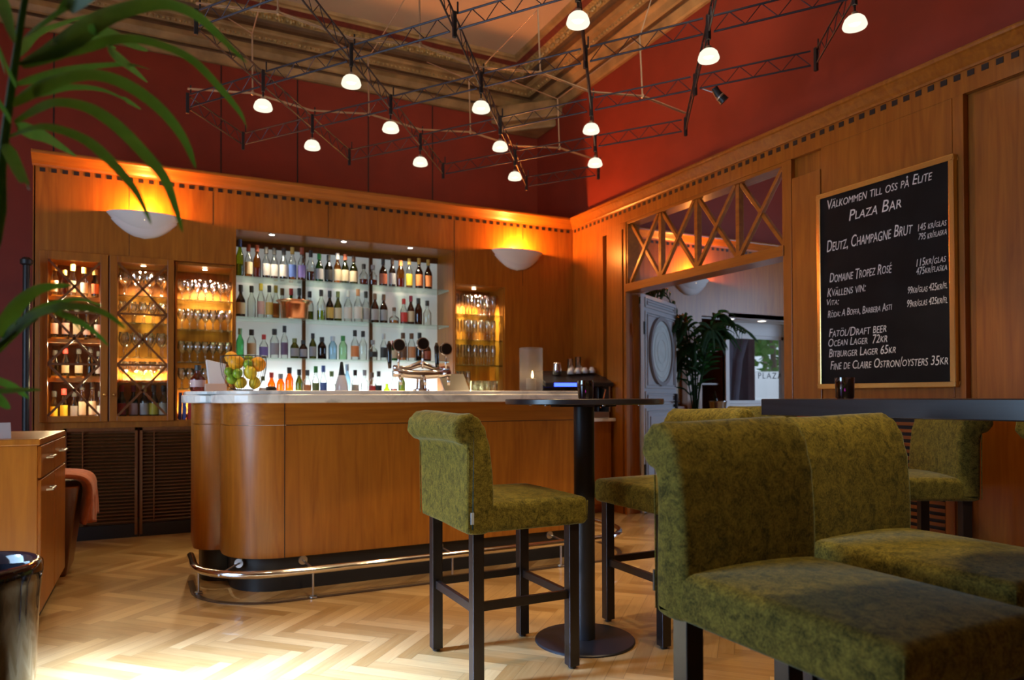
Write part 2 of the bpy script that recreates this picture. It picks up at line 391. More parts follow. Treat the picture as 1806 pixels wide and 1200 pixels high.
# cornice of the panelling with its inlaid dentils
def cornice(prof, to3, path, name, mat):
    mb = MB(); n = len(prof); vs = []
    for st in path:
        for (d, z) in prof: vs.append(to3(st, d, z))
    fs = []
    for i in range(len(path)-1):
        for k in range(n): fs.append((i*n+k, i*n+(k+1) % n, (i+1)*n+(k+1) % n, (i+1)*n+k))
    fs += [tuple(range(n)), tuple((len(path)-1)*n+k for k in range(n-1, -1, -1))]
    mb.add(vs, fs); return struct(mb, name, mat)
prof = [(-.03, 2.885), (.012, 2.885), (.018, 2.897), (.03, 2.91), (.05, 2.935), (.068, 2.955), (.078, 2.962), (.08, 2.975), (.078, 2.985), (.07, 2.99), (-.03, 2.99)]
corner = lambda st, d, z: ((st[0]-d*st[2], st[1]-d*st[3], z))
cornice(prof, corner, [(-.85, YW, 0, 1), (XW, YW, 1, 1), (XW, -2.8, 1, 0)], 'trim_4', M['woodx'])
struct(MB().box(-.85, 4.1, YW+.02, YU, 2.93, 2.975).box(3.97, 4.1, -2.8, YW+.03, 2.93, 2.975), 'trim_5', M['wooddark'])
dn_ = MB(); 
for k in range(64): X = -.785+.0742*k; dn_.box(X-.018, X+.018, YW-.003, YW+.004, 2.845, 2.875) if X < 3.94 else None
for k in range(84): Y = 6.40-.0742*k; dn_.box(XW-.003, XW+.004, Y-.018, Y+.018, 2.845, 2.877)
struct(dn_, 'trim_6', M['darkinlay'])

# ---- deep painted cornice under the ceiling
def upper(prof, name, mat):
    # open strip mitred round the corner
    path = [(-3.2, YU, 0, 1), (XU, YU, 1, 1), (XU, -2.8, 1, 0)]
    mb = MB(); n = len(prof); vs = [corner(st, d, z) for st in path for (d, z) in prof]; fs = []
    for i in range(2):
        for k in range(n-1): fs.append((i*n+k, i*n+k+1, (i+1)*n+k+1, (i+1)*n+k))
    mb.add(vs, fs); return struct(mb, name, mat)
upper([(0, 4.385), (.03, 4.385), (.045, 4.40), (.06, 4.45), (.07, 4.47)], 'trim_7', M['ochre'])
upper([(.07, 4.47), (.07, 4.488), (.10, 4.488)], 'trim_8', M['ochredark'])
upper([(.10, 4.488), (.115, 4.50), (.14, 4.545), (.18, 4.57), (.19, 4.572)], 'trim_9', M['ochre'])
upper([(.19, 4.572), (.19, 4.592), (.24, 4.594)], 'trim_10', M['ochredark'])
upper([(.24, 4.594), (.255, 4.61), (.27, 4.628), (.31, 4.64), (.32, 4.655), (.345, 4.668)], 'trim_11', M['ochre'])
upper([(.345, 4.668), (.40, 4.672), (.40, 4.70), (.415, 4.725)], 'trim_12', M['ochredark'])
upper([(.415, 4.725), (.47, 4.765), (.505, 4.775)], 'trim_13', M['gold'])
upper([(.505, 4.775), (.56, 4.800)], 'trim_14', M['redband'])
upper([(.56, 4.800), (.575, 4.815), (.60, 4.822), (.61, 4.85)], 'trim_15', M['ochre'])
orn = MB()
def leafbit(px, py, dx, dy, s):
    # a small acanthus: three swelling lobes on the sloping band
    for t, r in ((-.35, .55), (0, .8), (.35, .55)):
        cx, cy = px+dy*t*s, py+dx*t*s
        orn.lathe([(0.001, -.5*r*s), (.18*s, -.38*r*s), (.25*s, 0), (.18*s, .35*r*s), (.001, .5*r*s)], (cx, cy, 4.742), 6)
for k in range(62):
    X = -3.1+.109*k
    if X < XU-.44: leafbit(X, YU-.452, 0, 1, .075)
for k in range(90):
    Y = YU-.5-.109*k
    if Y > -2.7: leafbit(XU-.452, Y, 1, 0, .075)
for k in range(150):
    X = -3.1+.047*k
    if X < XU-.2: orn.lathe([(.001, -.012), (.012, -.008), (.015, 0), (.012, .008), (.001, .012)], (X, YU-.262, 4.612), 6)
for k in range(200):
    Y = YU-.28-.047*k
    if Y > -2.7: orn.lathe([(.001, -.012), (.012, -.008), (.015, 0), (.012, .008), (.001, .012)], (XU-.262, Y, 4.612), 6)
struct(orn, 'trim_16', M['gold'], smooth=True, merge=False)
cb = MB()
cb.prism([(XU-.62, YU), (XU-.52, YU-.12), (XU-.12, YU-.50), (XU, YU-.6), (XU, YU)], 4.30, 4.5)
cb.prism([(XU-.5, YU), (XU-.1, YU-.38), (XU, YU-.46), (XU, YU)], 4.22, 4.31)
struct(cb, 'trim_17', M['ochre'], bevel=.02, seg=3)

# ------------------------------------------------------------------ the next room, seen through the doorway
struct(MB().box(4.12, 9.2, -1, 7.0, ZC, ZC+.15), 'ceiling_next_room', M['cream'])
nb = MB()
def nbx(a, b, z0, z1): nb.box(a, b, YW, YW+.18, z0, z1)
nbx(4.12, 5.25, 0, 2.9); nbx(5.25, 9.2, 2.06, 2.9); nbx(5.25, 5.47, 0, 1.0); nbx(5.25, 5.47, 1.85, 2.06); nbx(5.60, 5.71, 0, 2.06)
nbx(6.06, 6.12, 0, 2.06); nbx(7.5, 9.2, 0, 2.06); nbx(5.71, 6.06, 0, .45)
struct(nb, 'wall_next_room', M['woodnr'] if 'woodnr' in M else M['wood'])
struct(MB().box(5.47, 5.60, YW-.03, YW+.18, 0, 2.06), 'trim_18', M['wood'])
struct(MB().box(6.12, 7.5, YW, YW+.45, .9, 1.02).box(6.12, 7.5, YW+.40, YW+.45, 1.90, 2.06).box(6.12, 7.5, YW, YW+.45, 2.06, 2.12).box(6.06, 6.12, YW-.02, YW+.45, 0, 2.06).box(7.5, 7.6, YW, YW+.45, 0, 2.06).box(6.12, 7.5, YW+.40, YW+.45, 0, .95), 'trim_19', M['white'], bevel=.004)
struct(MB().box(4.22, 9.2, YW+.25, YW+.35, 2.9, ZC).box(9.2, 9.4, -1, 1.5, 0, ZC).box(9.2, 9.4, 4.1, 7.0, 0, ZC).box(9.2, 9.4, 1.5, 4.1, 3.0, ZC).box(9.2, 9.4, 1.5, 4.1, 0, .6).box(4.12, 9.2, -1.2, -1, 0, ZC), 'wall_far_room', M['red'])
cornice(prof, corner, [(4.12, YW, 0, 1), (9.2, YW, 0, 1)], 'trim_20', M['woodx'])
d2 = MB()
for k in range(66): X = 4.18+.0742*k; d2.box(X-.018, X+.018, YW-.003, YW+.004, 2.845, 2.875)
struct(d2, 'trim_21', M['darkinlay'])
struct(MB().box(4.12, 9.2, YW+.03, YW+.3, 2.93, 2.975), 'trim_22', M['wooddark'])
# dark shelf recess beside the palm
cs = thing('shelf_recess', 'dark wooden open bookcase recess behind the palm beyond the doorway', 'bookcase', (5.885, 6.63, .45))
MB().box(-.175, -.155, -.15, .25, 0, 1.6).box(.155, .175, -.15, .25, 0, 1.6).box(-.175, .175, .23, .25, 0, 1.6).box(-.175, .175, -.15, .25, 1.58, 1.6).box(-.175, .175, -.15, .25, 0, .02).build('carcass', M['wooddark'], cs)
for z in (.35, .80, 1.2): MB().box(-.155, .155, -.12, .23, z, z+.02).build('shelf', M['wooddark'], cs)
# street window with the house name lettered on the pane
wn = MB().box(6.12, 6.17, 6.87, 6.92, 1.02, 1.90).box(7.45, 7.5, 6.87, 6.92, 1.02, 1.90).box(6.12, 7.5, 6.87, 6.92, 1.86, 1.90).box(6.12, 7.5, 6.87, 6.92, 1.02, 1.06)
wo = struct(wn, 'window_1', M['white'])
MB().box(6.16, 7.46, 6.89, 6.898, 1.05, 1.87).build('pane', M['pane'], wo)
cu = MB()
pts = [(6.17+.26*t/20, 6.80+.03*math.sin(t*1.3)) for t in range(21)]
for k in range(20):
    (a, b), (c, d) = pts[k], pts[k+1]
    cu.add([(a, b, 1.02), (c, d, 1.02), (c, d, 1.88), (a, b, 1.88)], [(0, 1, 2, 3)])
co = cu.build('curtain', plain('grey_curtain', (.22, .22, .27), .9), None, smooth=True); sm = co.modifiers.new('t', 'SOLIDIFY'); sm.thickness = .006
tag(co, 'grey folded curtain at the side of the street window beyond the doorway', 'curtain')
w2 = struct(MB().box(5.25, 5.28, YW+.1, YW+.15, 1.0, 1.85).box(5.44, 5.47, YW+.1, YW+.15, 1.0, 1.85).box(5.25, 5.47, YW+.1, YW+.15, 1.82, 1.85).box(5.25, 5.47, YW+.1, YW+.15, 1.0, 1.03), 'window_2', M['white'])
MB().box(5.275, 5.445, YW+.12, YW+.126, 1.02, 1.83).build('pane', M['pane'], w2)
def text(body, loc, rot, size, mat, parent=None, name='lettering', sx=None, small=None, shear=0, ext=.0006):
    c = bpy.data.curves.new(name, 'FONT'); c.body = body; c.size = size; c.extrude = ext; c.shear = shear; c.resolution_u = 3
    if small:
        c.small_caps_scale = small
        for i, ch in enumerate(body):
            if ch.islower(): c.body_format[i].use_small_caps = True
    o = bpy.data.objects.new(name, c); COL.objects.link(o); o.location = loc; o.rotation_euler = rot
    c.materials.append(mat)
    if parent: o.parent = parent
    return o
pl = text('PLAZA', (7.035, 6.884, 1.345), (PI/2, 0, 0), .115, plain('etched_lettering', (.10, .11, .14), .5), wo); pl.scale = (1.1, 1, 1); pl.data.space_character = 1.25
light('halogen', 'SPOT', (5.535, 6.34, 2.6), 30, (1, .72, .36), rot=(0, 0, 0), spot_size=.7, spot_blend=.6, shadow_soft_size=.02)
for i, X in enumerate((6.25, 6.78)):
    t = thing('recessed_downlight', 'small square downlight in the window soffit, '+('beside the white pillar' if i == 0 else 'further from the white pillar'), 'light', (X, 6.56, 2.06), 0, 'downlights over the street window')
    MB().box(-.045, .045, -.045, .045, -.006, 0).build('trim_ring', M['brushed'], t)
    MB().box(-.033, .033, -.033, .033, -.010, -.006).build('lamp', emis('downlight_glow', (1, .85, .7), 5), t)
# stone pier of the entrance just outside the pane
g = MB()
for (x0, x1, y0, y1) in ((6.62, 6.98, 7.25, 7.6), (6.98, 7.16, 7.42, 7.7), (7.28, 7.42, 7.3, 7.62)): g.box(x0, x1, y0, y1, 0, 3.2)
g.tube([(6.98, 7.24, 0), (6.98, 7.24, 1.1), (7.03, 7.22, 1.6), (7.14, 7.2, 1.95), (7.3, 7.2, 2.1)], .055, 12)
tag(g.build('stone_pier', plain('grey_stone', (.10, .11, .15), .8, noise=.15, nscale=6), None, bevel=.02), 'grey moulded stone pier of the entrance outside the street window', 'pillar')
# street outside
struct(MB().box(-20, 40, 7.75, 60, -.2, 0), 'ground_street', plain('pale_paving', (.5, .5, .5), .9, noise=.1, nscale=3))
struct(MB().box(-5, 60, 24, 24.5, 0, 9), 'wall_street_facade', plain('pale_facade', (.75, .77, .8), .9, noise=.06, nscale=.6))
for i, (X, Y, h) in enumerate(((11.6, 10.9, 3.5), (15.6, 15.0, 4.6), (8.9, 11.6, 3.6))):
    t = thing('street_tree', ['leafy green street tree outside the window, closest to the glass', 'leafy street tree further along outside the street window', 'leafy street tree seen past the narrow window by the palm'][i], 'tree', (X, Y, 0), 0, 'street trees outside')
    MB().tube([(0, 0, 0), (.05, 0, h*.3), (0, .05, h*.7)], [.1, .08, .05], 7).build('trunk', plain('bark%d' % i, (.12, .09, .07), .9), t, smooth=True)
    cr = MB()
    for k in range(420):
        a, b_, r = random.uniform(0, 2*PI), math.acos(random.uniform(-1, 1)), random.random()**.4
        p = Vector((math.cos(a)*math.sin(b_)*1.0*r, math.sin(a)*math.sin(b_)*1.0*r, h*.72+math.cos(b_)*1.1*r))
        d = Vector((random.uniform(-1, 1), random.uniform(-1, 1), random.uniform(-1, .4))).normalized()*.16; e = d.cross(Vector((random.random(), random.random(), random.random()))).normalized()*.07
        cr.add([p-d*.5, p+e, p+d, p-e], [(0, 1, 2, 3)])
    cr.build('crown', M['leaf'], t, merge=False)
car = thing('parked_car', 'pale grey car parked on the street outside the window', 'car', (9.45, 8.95, .08), .75)
MB().add(*(lambda P: ([(x, y, z) for y in (-.8, .8) for x, z in P], [tuple(range(len(P)))[::-1], tuple(range(len(P), 2*len(P)))]+[(i, (i+1) % len(P), len(P)+(i+1) % len(P), len(P)+i) for i in range(len(P))]))
         ([(-2, .35), (-2, .85), (-1.5, .98), (-.9, 1.02), (-.25, 1.45), (.9, 1.5), (1.75, 1.05), (2, .95), (2, .35)])).build('body', plain('car_paint', (.55, .58, .62), .25, coat=.6), car, bevel=.06, seg=3)
MB().add(*(lambda P: ([(x, y, z) for y in (-.81, .81) for x, z in P], [tuple(range(len(P)))[::-1], tuple(range(len(P), 2*len(P)))]+[(i, (i+1) % len(P), len(P)+(i+1) % len(P), len(P)+i) for i in range(len(P))]))
         ([(-.75, 1.06), (-.2, 1.40), (.85, 1.44), (1.45, 1.08)])).build('side_window', M['blackgloss'], car)
for x in (-1.3, 1.3):
    for y in (-.78, .78):
        MB().tube([(x, y-.1, .3), (x, y+.1, .3)], .31, 18).build('wheel', M['black'], car)

# the open door leaf, hinged at the far jamb
dl = bpy.data.objects.new('door_1', None); COL.objects.link(dl); dl['kind'] = 'structure'
dl.location = (4.11, 5.465, 0); dl.rotation_euler = (0, 0, math.atan2(.50, .80))
dw = plain('pale_painted_door', (.46, .47, .50), .4); LW = .94
g = MB(); g.box(0, LW, -.015, .015, .01, 2.085)
g.build('door_slab', dw, dl, bevel=.003)
g = MB()
def ring(x0, x1, z0, z1, t=.018, y=-.03, d=.016):
    g.box(x0, x1, y, y+d, z0, z0+t).box(x0, x1, y, y+d, z1-t, z1).box(x0, x0+t, y, y+d, z0+t, z1-t).box(x1-t, x1, y, y+d, z0+t, z1-t)
for (a, b, c, d) in ((.03, LW-.03, 1.96, 2.06), (.03, LW-.03, 1.19, 1.93), (.03, LW-.03, 1.03, 1.16), (.03, LW-.03, .64, 1.0), (.03, LW-.03, .03, .6)):
    ring(a, b, c, d); ring(a+.05, b-.05, c+.03, d-.03, .01)
for x in (.28, .42, .56, .68): g.box(x, x+.03, -.03, -.014, .1, .55)
g.box(.16, LW-.16, -.028, -.014, .72, .92)
g.build('moulding', dw, dl, bevel=.003)
rv = []; n = 40
def oval(r, ry, y): return [(LW/2+r*math.cos(2*PI*k/n), y, 1.56+ry*math.sin(2*PI*k/n)) for k in range(n)]
g = MB(); A, B, C2, D = oval(.34, .345, -.016), oval(.34, .345, -.042), oval(.30, .305, -.042), oval(.30, .305, -.016)
g.add(A+B+C2+D, [((i*n)+k, i*n+(k+1) % n, ((i+1) % 4)*n+(k+1) % n, ((i+1) % 4)*n+k) for i in range(4) for k in range(n)])
g.build('roundel_frame', plain('grey_door_groove', (.26, .26, .28), .5), dl, smooth=True, angle=.6)
g = MB(); g.add(oval(.302, .307, -.024)+oval(.302, .307, -.017), [tuple(range(n)), tuple(range(2*n-1, n-1, -1))]+[(k, (k+1) % n, n+(k+1) % n, n+k) for k in range(n)])
g.build('roundel_glass', plain('etched_glass', (.58, .66, .66), .35, noise=.10, nscale=14), dl)
g = MB()
for rr in (.12, .2, .26):
    P = oval(rr, rr, -.025); g.tube(P+[P[0]], .003, 6, caps=False)
g.build('etched_rings', plain('etched_ring', (.60, .66, .66), .4), dl, smooth=True)
g = MB().box(LW-.09, LW-.05, -.05, -.015, .98, 1.14); g.tube([(LW-.07, -.05, 1.06), (LW-.07, -.075, 1.06), (LW-.19, -.08, 1.06)], .009, 8)
g.build('door_handle', M['blackmetal'], dl)
for z in (.35, 1.7): MB().tube([(0.0, -.025, z), (0.0, -.025, z+.12)], .012, 8).build('hinge', M['blackmetal'], dl)
# ------------------------------------------------------------------ built-in back bar
# backlit bottle niche
X0, X1, YB = .60, 2.60, 6.92
bn = thing('backlit_bottle_niche', 'wide wooden back-bar niche with frosted lit back and green glass shelves', 'bar shelf', (1.6, YB, 1.108))
def rel(mb, o): return mb.xf(Matrix.Translation(-Vector(o.location)))
rel(MB().box(X0-.0, X0+.005, YW+.03, YB, .9, 2.56).box(X1-.005, X1, YW+.03, YB, .9, 2.56).box(X0, X1, YW+.005, YB, 2.545, 2.56), bn).build('casing', M['wood'], bn)
rel(MB().box(X0, X1, YB, YB+.02, .9, 2.56), bn).build('back_panel', M['backlit'], bn)
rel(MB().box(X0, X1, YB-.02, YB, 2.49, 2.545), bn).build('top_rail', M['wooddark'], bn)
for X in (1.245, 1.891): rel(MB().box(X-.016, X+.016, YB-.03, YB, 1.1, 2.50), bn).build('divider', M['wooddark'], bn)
for z in (2.175, 1.82, 1.464): rel(MB().box(X0+.006, X1-.006, 6.585, YB-.03, z-.012, z), bn).build('glass_shelf', M['shelfglass'], bn, bevel=.002)
rel(MB().box(X0+.006, X1-.006, 6.50, YB, 1.07, 1.108), bn).build('base_shelf', M['white'], bn)
light('niche_glow', 'AREA', (1.6, 6.84, 1.12), 10, (.93, .98, 1.0), rot=(PI-.45, 0, 0), shape='RECTANGLE', size=1.9, size_y=.05)
for i, X in enumerate((.90, 1.53, 2.165)):
    t = thing('niche_downlight', 'small round halogen downlight in the niche soffit, %s from the glass cabinets' % ORD[i], 'light', (X, 6.50, 2.545), 0, 'downlights over the bottle niche')
    MB().lathe([(.030, 0), (.030, -.006), (.022, -.008)], n=16).build('trim_ring', M['brushed'], t, smooth=True)
    MB().lathe([(.0005, -.009), (.022, -.009), (.022, 0)], n=16).build('lamp', emis('halogen_glow', (1, .9, .7), 14), t)
    light('halogen', 'SPOT', (X, 6.56, 2.53), 16, (1, .82, .55), rot=(0, 0, 0), spot_size=2.2, spot_blend=.8, shadow_soft_size=.02)

# bottles
TINT = dict(clear=(.90, .93, .91), amber=(.72, .36, .07), lime=(.52, .60, .08), green=(.05, .30, .07), dkgreen=(.02, .10, .04), olive=(.26, .28, .06), brown=(.20, .08, .03),
            black=(.025, .025, .025), mint=(.30, .80, .42), ice=(.58, .76, .88), palegreen=(.62, .85, .62), orange=(.90, .30, .03), rust=(.45, .12, .06))
BG = {k: glassy('bottle_glass_'+k, v, .06, .04) for k, v in TINT.items()}
LAB = dict(cream=(.60, .52, .36), white=(.66, .64, .60), black=(.03, .03, .03), blue=(.10, .18, .50), purple=(.20, .16, .45), grey=(.34, .34, .36), green=(.04, .28, .06), rust=(.38, .10, .05), gold=(.62, .42, .10),
           brown=(.16, .08, .04), yellow=(.78, .62, .06), orange=(.75, .26, .08), pink=(.65, .45, .42), violet=(.16, .10, .18), red=(.60, .05, .04), olive=(.20, .26, .08), copper=(.62, .28, .12), wine=(.22, .02, .05),
           ice=(.55, .70, .85), mint=(.30, .62, .40), clear=(.7, .75, .75), none=(.5, .5, .5))
LM = {k: plain('label_'+k, v, .5) for k, v in LAB.items()}
def bottle_prof(kind, h, rmax=1):
    if kind == 'tall': R, sh, nk = .033, .62, .013
    elif kind == 'wine': R, sh, nk = .039, .58, .014
    elif kind == 'square': R, sh, nk = .040, .66, .016
    elif kind == 'squat': R, sh, nk = .044, .55, .015
    elif kind == 'decanter': R, sh, nk = .050, .42, .014
    else: R, sh, nk = .039, .60, .014
    R = min(R, rmax); z1 = h*sh
    return R, z1, [(.001, .004), (R*.9, 0), (R, .008), (R, z1*.85), (R*.93, z1*.95), (R*.62, z1*1.1), (nk*1.1, z1+h*.13), (nk, z1+h*.16), (nk, h*.90), (nk*1.25, h*.905), (nk*1.25, h*.93), (.001, h*.93)]
KINDS = dict(tall='slender', wine='wine', square='square-shouldered', squat='squat', decanter='round decanter', spirit='spirit')
LIQN = dict(amber='half full of amber spirit', brown='half full of brown spirit', rust='half full of dark red spirit', lime='half full of yellow-green liqueur', olive='half full of olive liqueur')
def bottle(x, y, z, h, kind, body, lab, cap, liq, label, group, rmax=1):
    R, z1, pf = bottle_prof(kind, h, rmax)
    t = thing('bottle', label, 'bottle', (x, y, z), random.uniform(-.3, .3), group)
    MB().lathe(pf, n=16).build('glass_body', BG[body], t, smooth=True)
    if lab != 'none':
        a, b_ = (.18, .80) if kind != 'squat' else (.3, .8)
        MB().lathe([(R*1.015, z1*a), (R*1.015, z1*b_*.98)], n=14, a0=-PI*.95, a1=-PI*.05).build('paper_label', LM[lab], t, smooth=True)
    if cap != 'none':
        nk = pf[7][0]*1.3
        MB().lathe([(nk, h*.80), (nk, h), (.001, h)], n=10).build('cap', LM[cap], t, smooth=True, angle=.6)
    if liq != 'none':
        MB().lathe([(.001, .01), (R*.9, .01), (R*.9, z1*.55), (.001, z1*.55)], n=12).build('liquid', BG[liq], t, smooth=True, angle=.6)
    return t
ROWS = [[(0.655, 0.336, 'tall', 'lime', 'none', 'blue', 'lime'),(0.728, 0.298, 'spirit', 'clear', 'cream', 'rust', 'amber'),(0.8, 0.299, 'spirit', 'amber', 'none', 'rust', 'amber'),(0.878, 0.289, 'spirit', 'clear', 'white', 'black', 'brown'),(0.949, 0.288, 'spirit', 'clear', 'white', 'black', 'rust'),(1.03, 0.292, 'spirit', 'clear', 'white', 'black', 'brown'),(1.105, 0.307, 'spirit', 'clear', 'blue', 'gold', 'amber'),(1.189, 0.31, 'spirit', 'clear', 'purple', 'rust', 'amber'),(1.268, 0.29, 'spirit', 'clear', 'none', 'black', 'brown'),(1.346, 0.268, 'spirit', 'green', 'grey', 'green', 'none'),(1.432, 0.264, 'spirit', 'dkgreen', 'black', 'black', 'none'),(1.516, 0.289, 'spirit', 'amber', 'cream', 'grey', 'none'),(1.59, 0.289, 'spirit', 'olive', 'cream', 'rust', 'none'),(1.671, 0.279, 'spirit', 'olive', 'cream', 'brown', 'none'),(1.767, 0.209, 'squat', 'clear', 'none', 'black', 'rust'),(1.853, 0.204, 'squat', 'clear', 'none', 'grey', 'rust'),(1.956, 0.273, 'spirit', 'brown', 'rust', 'black', 'none'),(2.046, 0.287, 'tall', 'brown', 'grey', 'brown', 'none'),(2.132, 0.276, 'square', 'amber', 'none', 'orange', 'amber'),(2.222, 0.302, 'tall', 'clear', 'yellow', 'gold', 'amber'),(2.318, 0.31, 'spirit', 'brown', 'orange', 'gold', 'none'),(2.418, 0.306, 'spirit', 'brown', 'orange', 'gold', 'none')],
[(0.663, 0.288, 'wine', 'black', 'cream', 'black', 'none'),(0.755, 0.288, 'spirit', 'clear', 'none', 'black', 'none'),(0.832, 0.311, 'tall', 'clear', 'pink', 'yellow', 'none'),(0.904, 0.299, 'tall', 'clear', 'gold', 'black', 'none'),(0.978, 0.321, 'tall', 'clear', 'orange', 'yellow', 'amber'),(1.044, 0.308, 'spirit', 'clear', 'none', 'brown', 'none'),(1.127, 0.314, 'spirit', 'green', 'none', 'red', 'none'),(1.198, 0.319, 'wine', 'brown', 'grey', 'black', 'none'),(1.276, 0.283, 'spirit', 'clear', 'none', 'black', 'olive'),(1.363, 0.289, 'spirit', 'clear', 'none', 'black', 'lime'),(1.446, 0.288, 'wine', 'black', 'gold', 'black', 'none'),(1.522, 0.287, 'wine', 'olive', 'cream', 'olive', 'none'),(1.615, 0.299, 'spirit', 'clear', 'white', 'clear', 'none'),(1.707, 0.317, 'spirit', 'clear', 'white', 'copper', 'none'),(1.788, 0.304, 'spirit', 'clear', 'grey', 'black', 'none'),(1.871, 0.286, 'spirit', 'brown', 'grey', 'brown', 'none'),(1.96, 0.285, 'spirit', 'brown', 'grey', 'brown', 'none'),(2.061, 0.163, 'decanter', 'clear', 'none', 'brown', 'amber'),(2.162, 0.255, 'spirit', 'clear', 'red', 'red', 'rust'),(2.237, 0.29, 'spirit', 'brown', 'cream', 'wine', 'none'),(2.315, 0.27, 'square', 'brown', 'none', 'black', 'none'),(2.403, 0.25, 'squat', 'clear', 'none', 'black', 'none')],
[(0.659, 0.259, 'tall', 'mint', 'none', 'mint', 'none'),(0.753, 0.252, 'square', 'clear', 'cream', 'black', 'none'),(0.857, 0.211, 'spirit', 'clear', 'purple', 'red', 'none'),(0.948, 0.265, 'square', 'clear', 'grey', 'black', 'none'),(1.036, 0.298, 'tall', 'clear', 'violet', 'black', 'none'),(1.124, 0.186, 'square', 'olive', 'grey', 'olive', 'none'),(1.203, 0.172, 'square', 'brown', 'grey', 'black', 'none'),(1.289, 0.239, 'tall', 'olive', 'grey', 'black', 'none'),(1.373, 0.207, 'square', 'black', 'none', 'black', 'none'),(1.469, 0.216, 'square', 'ice', 'none', 'ice', 'none'),(1.569, 0.226, 'square', 'palegreen', 'none', 'green', 'none'),(1.679, 0.283, 'spirit', 'clear', 'orange', 'black', 'none'),(1.759, 0.28, 'spirit', 'clear', 'none', 'black', 'none'),(1.852, 0.194, 'squat', 'clear', 'black', 'grey', 'none'),(1.96, 0.264, 'tall', 'clear', 'black', 'clear', 'none'),(2.058, 0.194, 'square', 'green', 'cream', 'red', 'none'),(2.157, 0.278, 'square', 'clear', 'brown', 'brown', 'amber'),(2.239, 0.275, 'square', 'clear', 'copper', 'brown', 'none'),(2.321, 0.284, 'squat', 'black', 'none', 'black', 'none'),(2.402, 0.199, 'square', 'brown', 'rust', 'brown', 'none')],
[(0.855, 0.398, 'spirit', 'clear', 'white', 'olive', 'none'),(0.928, 0.433, 'spirit', 'orange', 'none', 'red', 'none'),(1.006, 0.422, 'square', 'orange', 'none', 'grey', 'none'),(1.083, 0.481, 'square', 'orange', 'none', 'black', 'none'),(1.172, 0.465, 'spirit', 'olive', 'none', 'black', 'none'),(1.245, 0.46, 'spirit', 'clear', 'orange', 'black', 'amber'),(1.322, 0.496, 'spirit', 'clear', 'olive', 'green', 'none'),(1.391, 0.503, 'spirit', 'clear', 'blue', 'blue', 'none'),(1.467, 0.452, 'squat', 'clear', 'none', 'olive', 'none'),(1.611, 0.519, 'tall', 'ice', 'none', 'ice', 'none'),(1.688, 0.467, 'spirit', 'clear', 'white', 'black', 'none'),(1.779, 0.468, 'spirit', 'clear', 'none', 'grey', 'none'),(1.852, 0.445, 'spirit', 'clear', 'red', 'brown', 'none'),(1.92, 0.458, 'spirit', 'clear', 'black', 'black', 'none'),(2.001, 0.35, 'squat', 'lime', 'none', 'none', 'lime'),(2.072, 0.466, 'spirit', 'clear', 'none', 'black', 'rust'),(2.146, 0.473, 'spirit', 'olive', 'none', 'black', 'none')]]
def col_name(b): return dict(dkgreen='dark green', palegreen='pale green', ice='pale blue', mint='mint green', lime='yellow-green').get(b, b)
for ri, (row, z, sh, off) in enumerate(zip(ROWS, (2.175, 1.82, 1.464, 1.108), ('top shelf', 'second shelf', 'third shelf', 'lowest shelf'), (0, 0, 0, .203))):
    for i, (x, h, kind, body, lab, cap, liq) in enumerate(row):
        d = '%s %s bottle' % (col_name(body), KINDS[kind])
        if lab != 'none': d += ' with %s label' % lab
        elif cap != 'none': d += ' with %s cap' % cap
        d += ', %s from the cabinets on the backlit %s' % (ORD[i], sh)
        rm = min([abs(x-q[0]) for q in row if q[0] != x])*.48
        bottle(x, (6.72 if ri == 3 else 6.69)+random.uniform(-.012, .012) if not (ri == 1 and abs(x-1.12) < .19) else 6.665+math.sqrt(max(0, .165**2-(x-1.12)**2))+.058, z, h-off, kind, body, lab, cap, liq, d, 'bottles on the backlit '+sh, rm)
# white wine cooler with black spout and a solid copper bowl shape standing for a reflection
t = thing('pouring_jug', 'white jug with black spout among the clear bottles on the lowest lit shelf', 'jug', (1.535, 6.605, 1.108))
MB().lathe([(.001, 0), (.055, 0), (.062, .02), (.058, .12), (.04, .19), (.03, .21)], n=18).build('jug_body', M['porcelain'], t, smooth=True)
MB().lathe([(.034, .195), (.026, .24), (.012, .33), (.001, .335)], n=12).build('spout', M['black'], t, smooth=True)
t = MB().lathe([(.001, .0), (.10, .0), (.118, .012), (.124, .13), (.150, .160), (.162, .163), (.160, .169), (.145, .166), (.116, .135), (.108, .02), (.001, .015)], n=36).build('copper_reflection', M['copper'], None, smooth=True, loc=(1.12, 6.665, 1.8205))
tag(t, 'bowl-shaped copper reflection modelled as a solid on the second lit shelf', 'bowl')

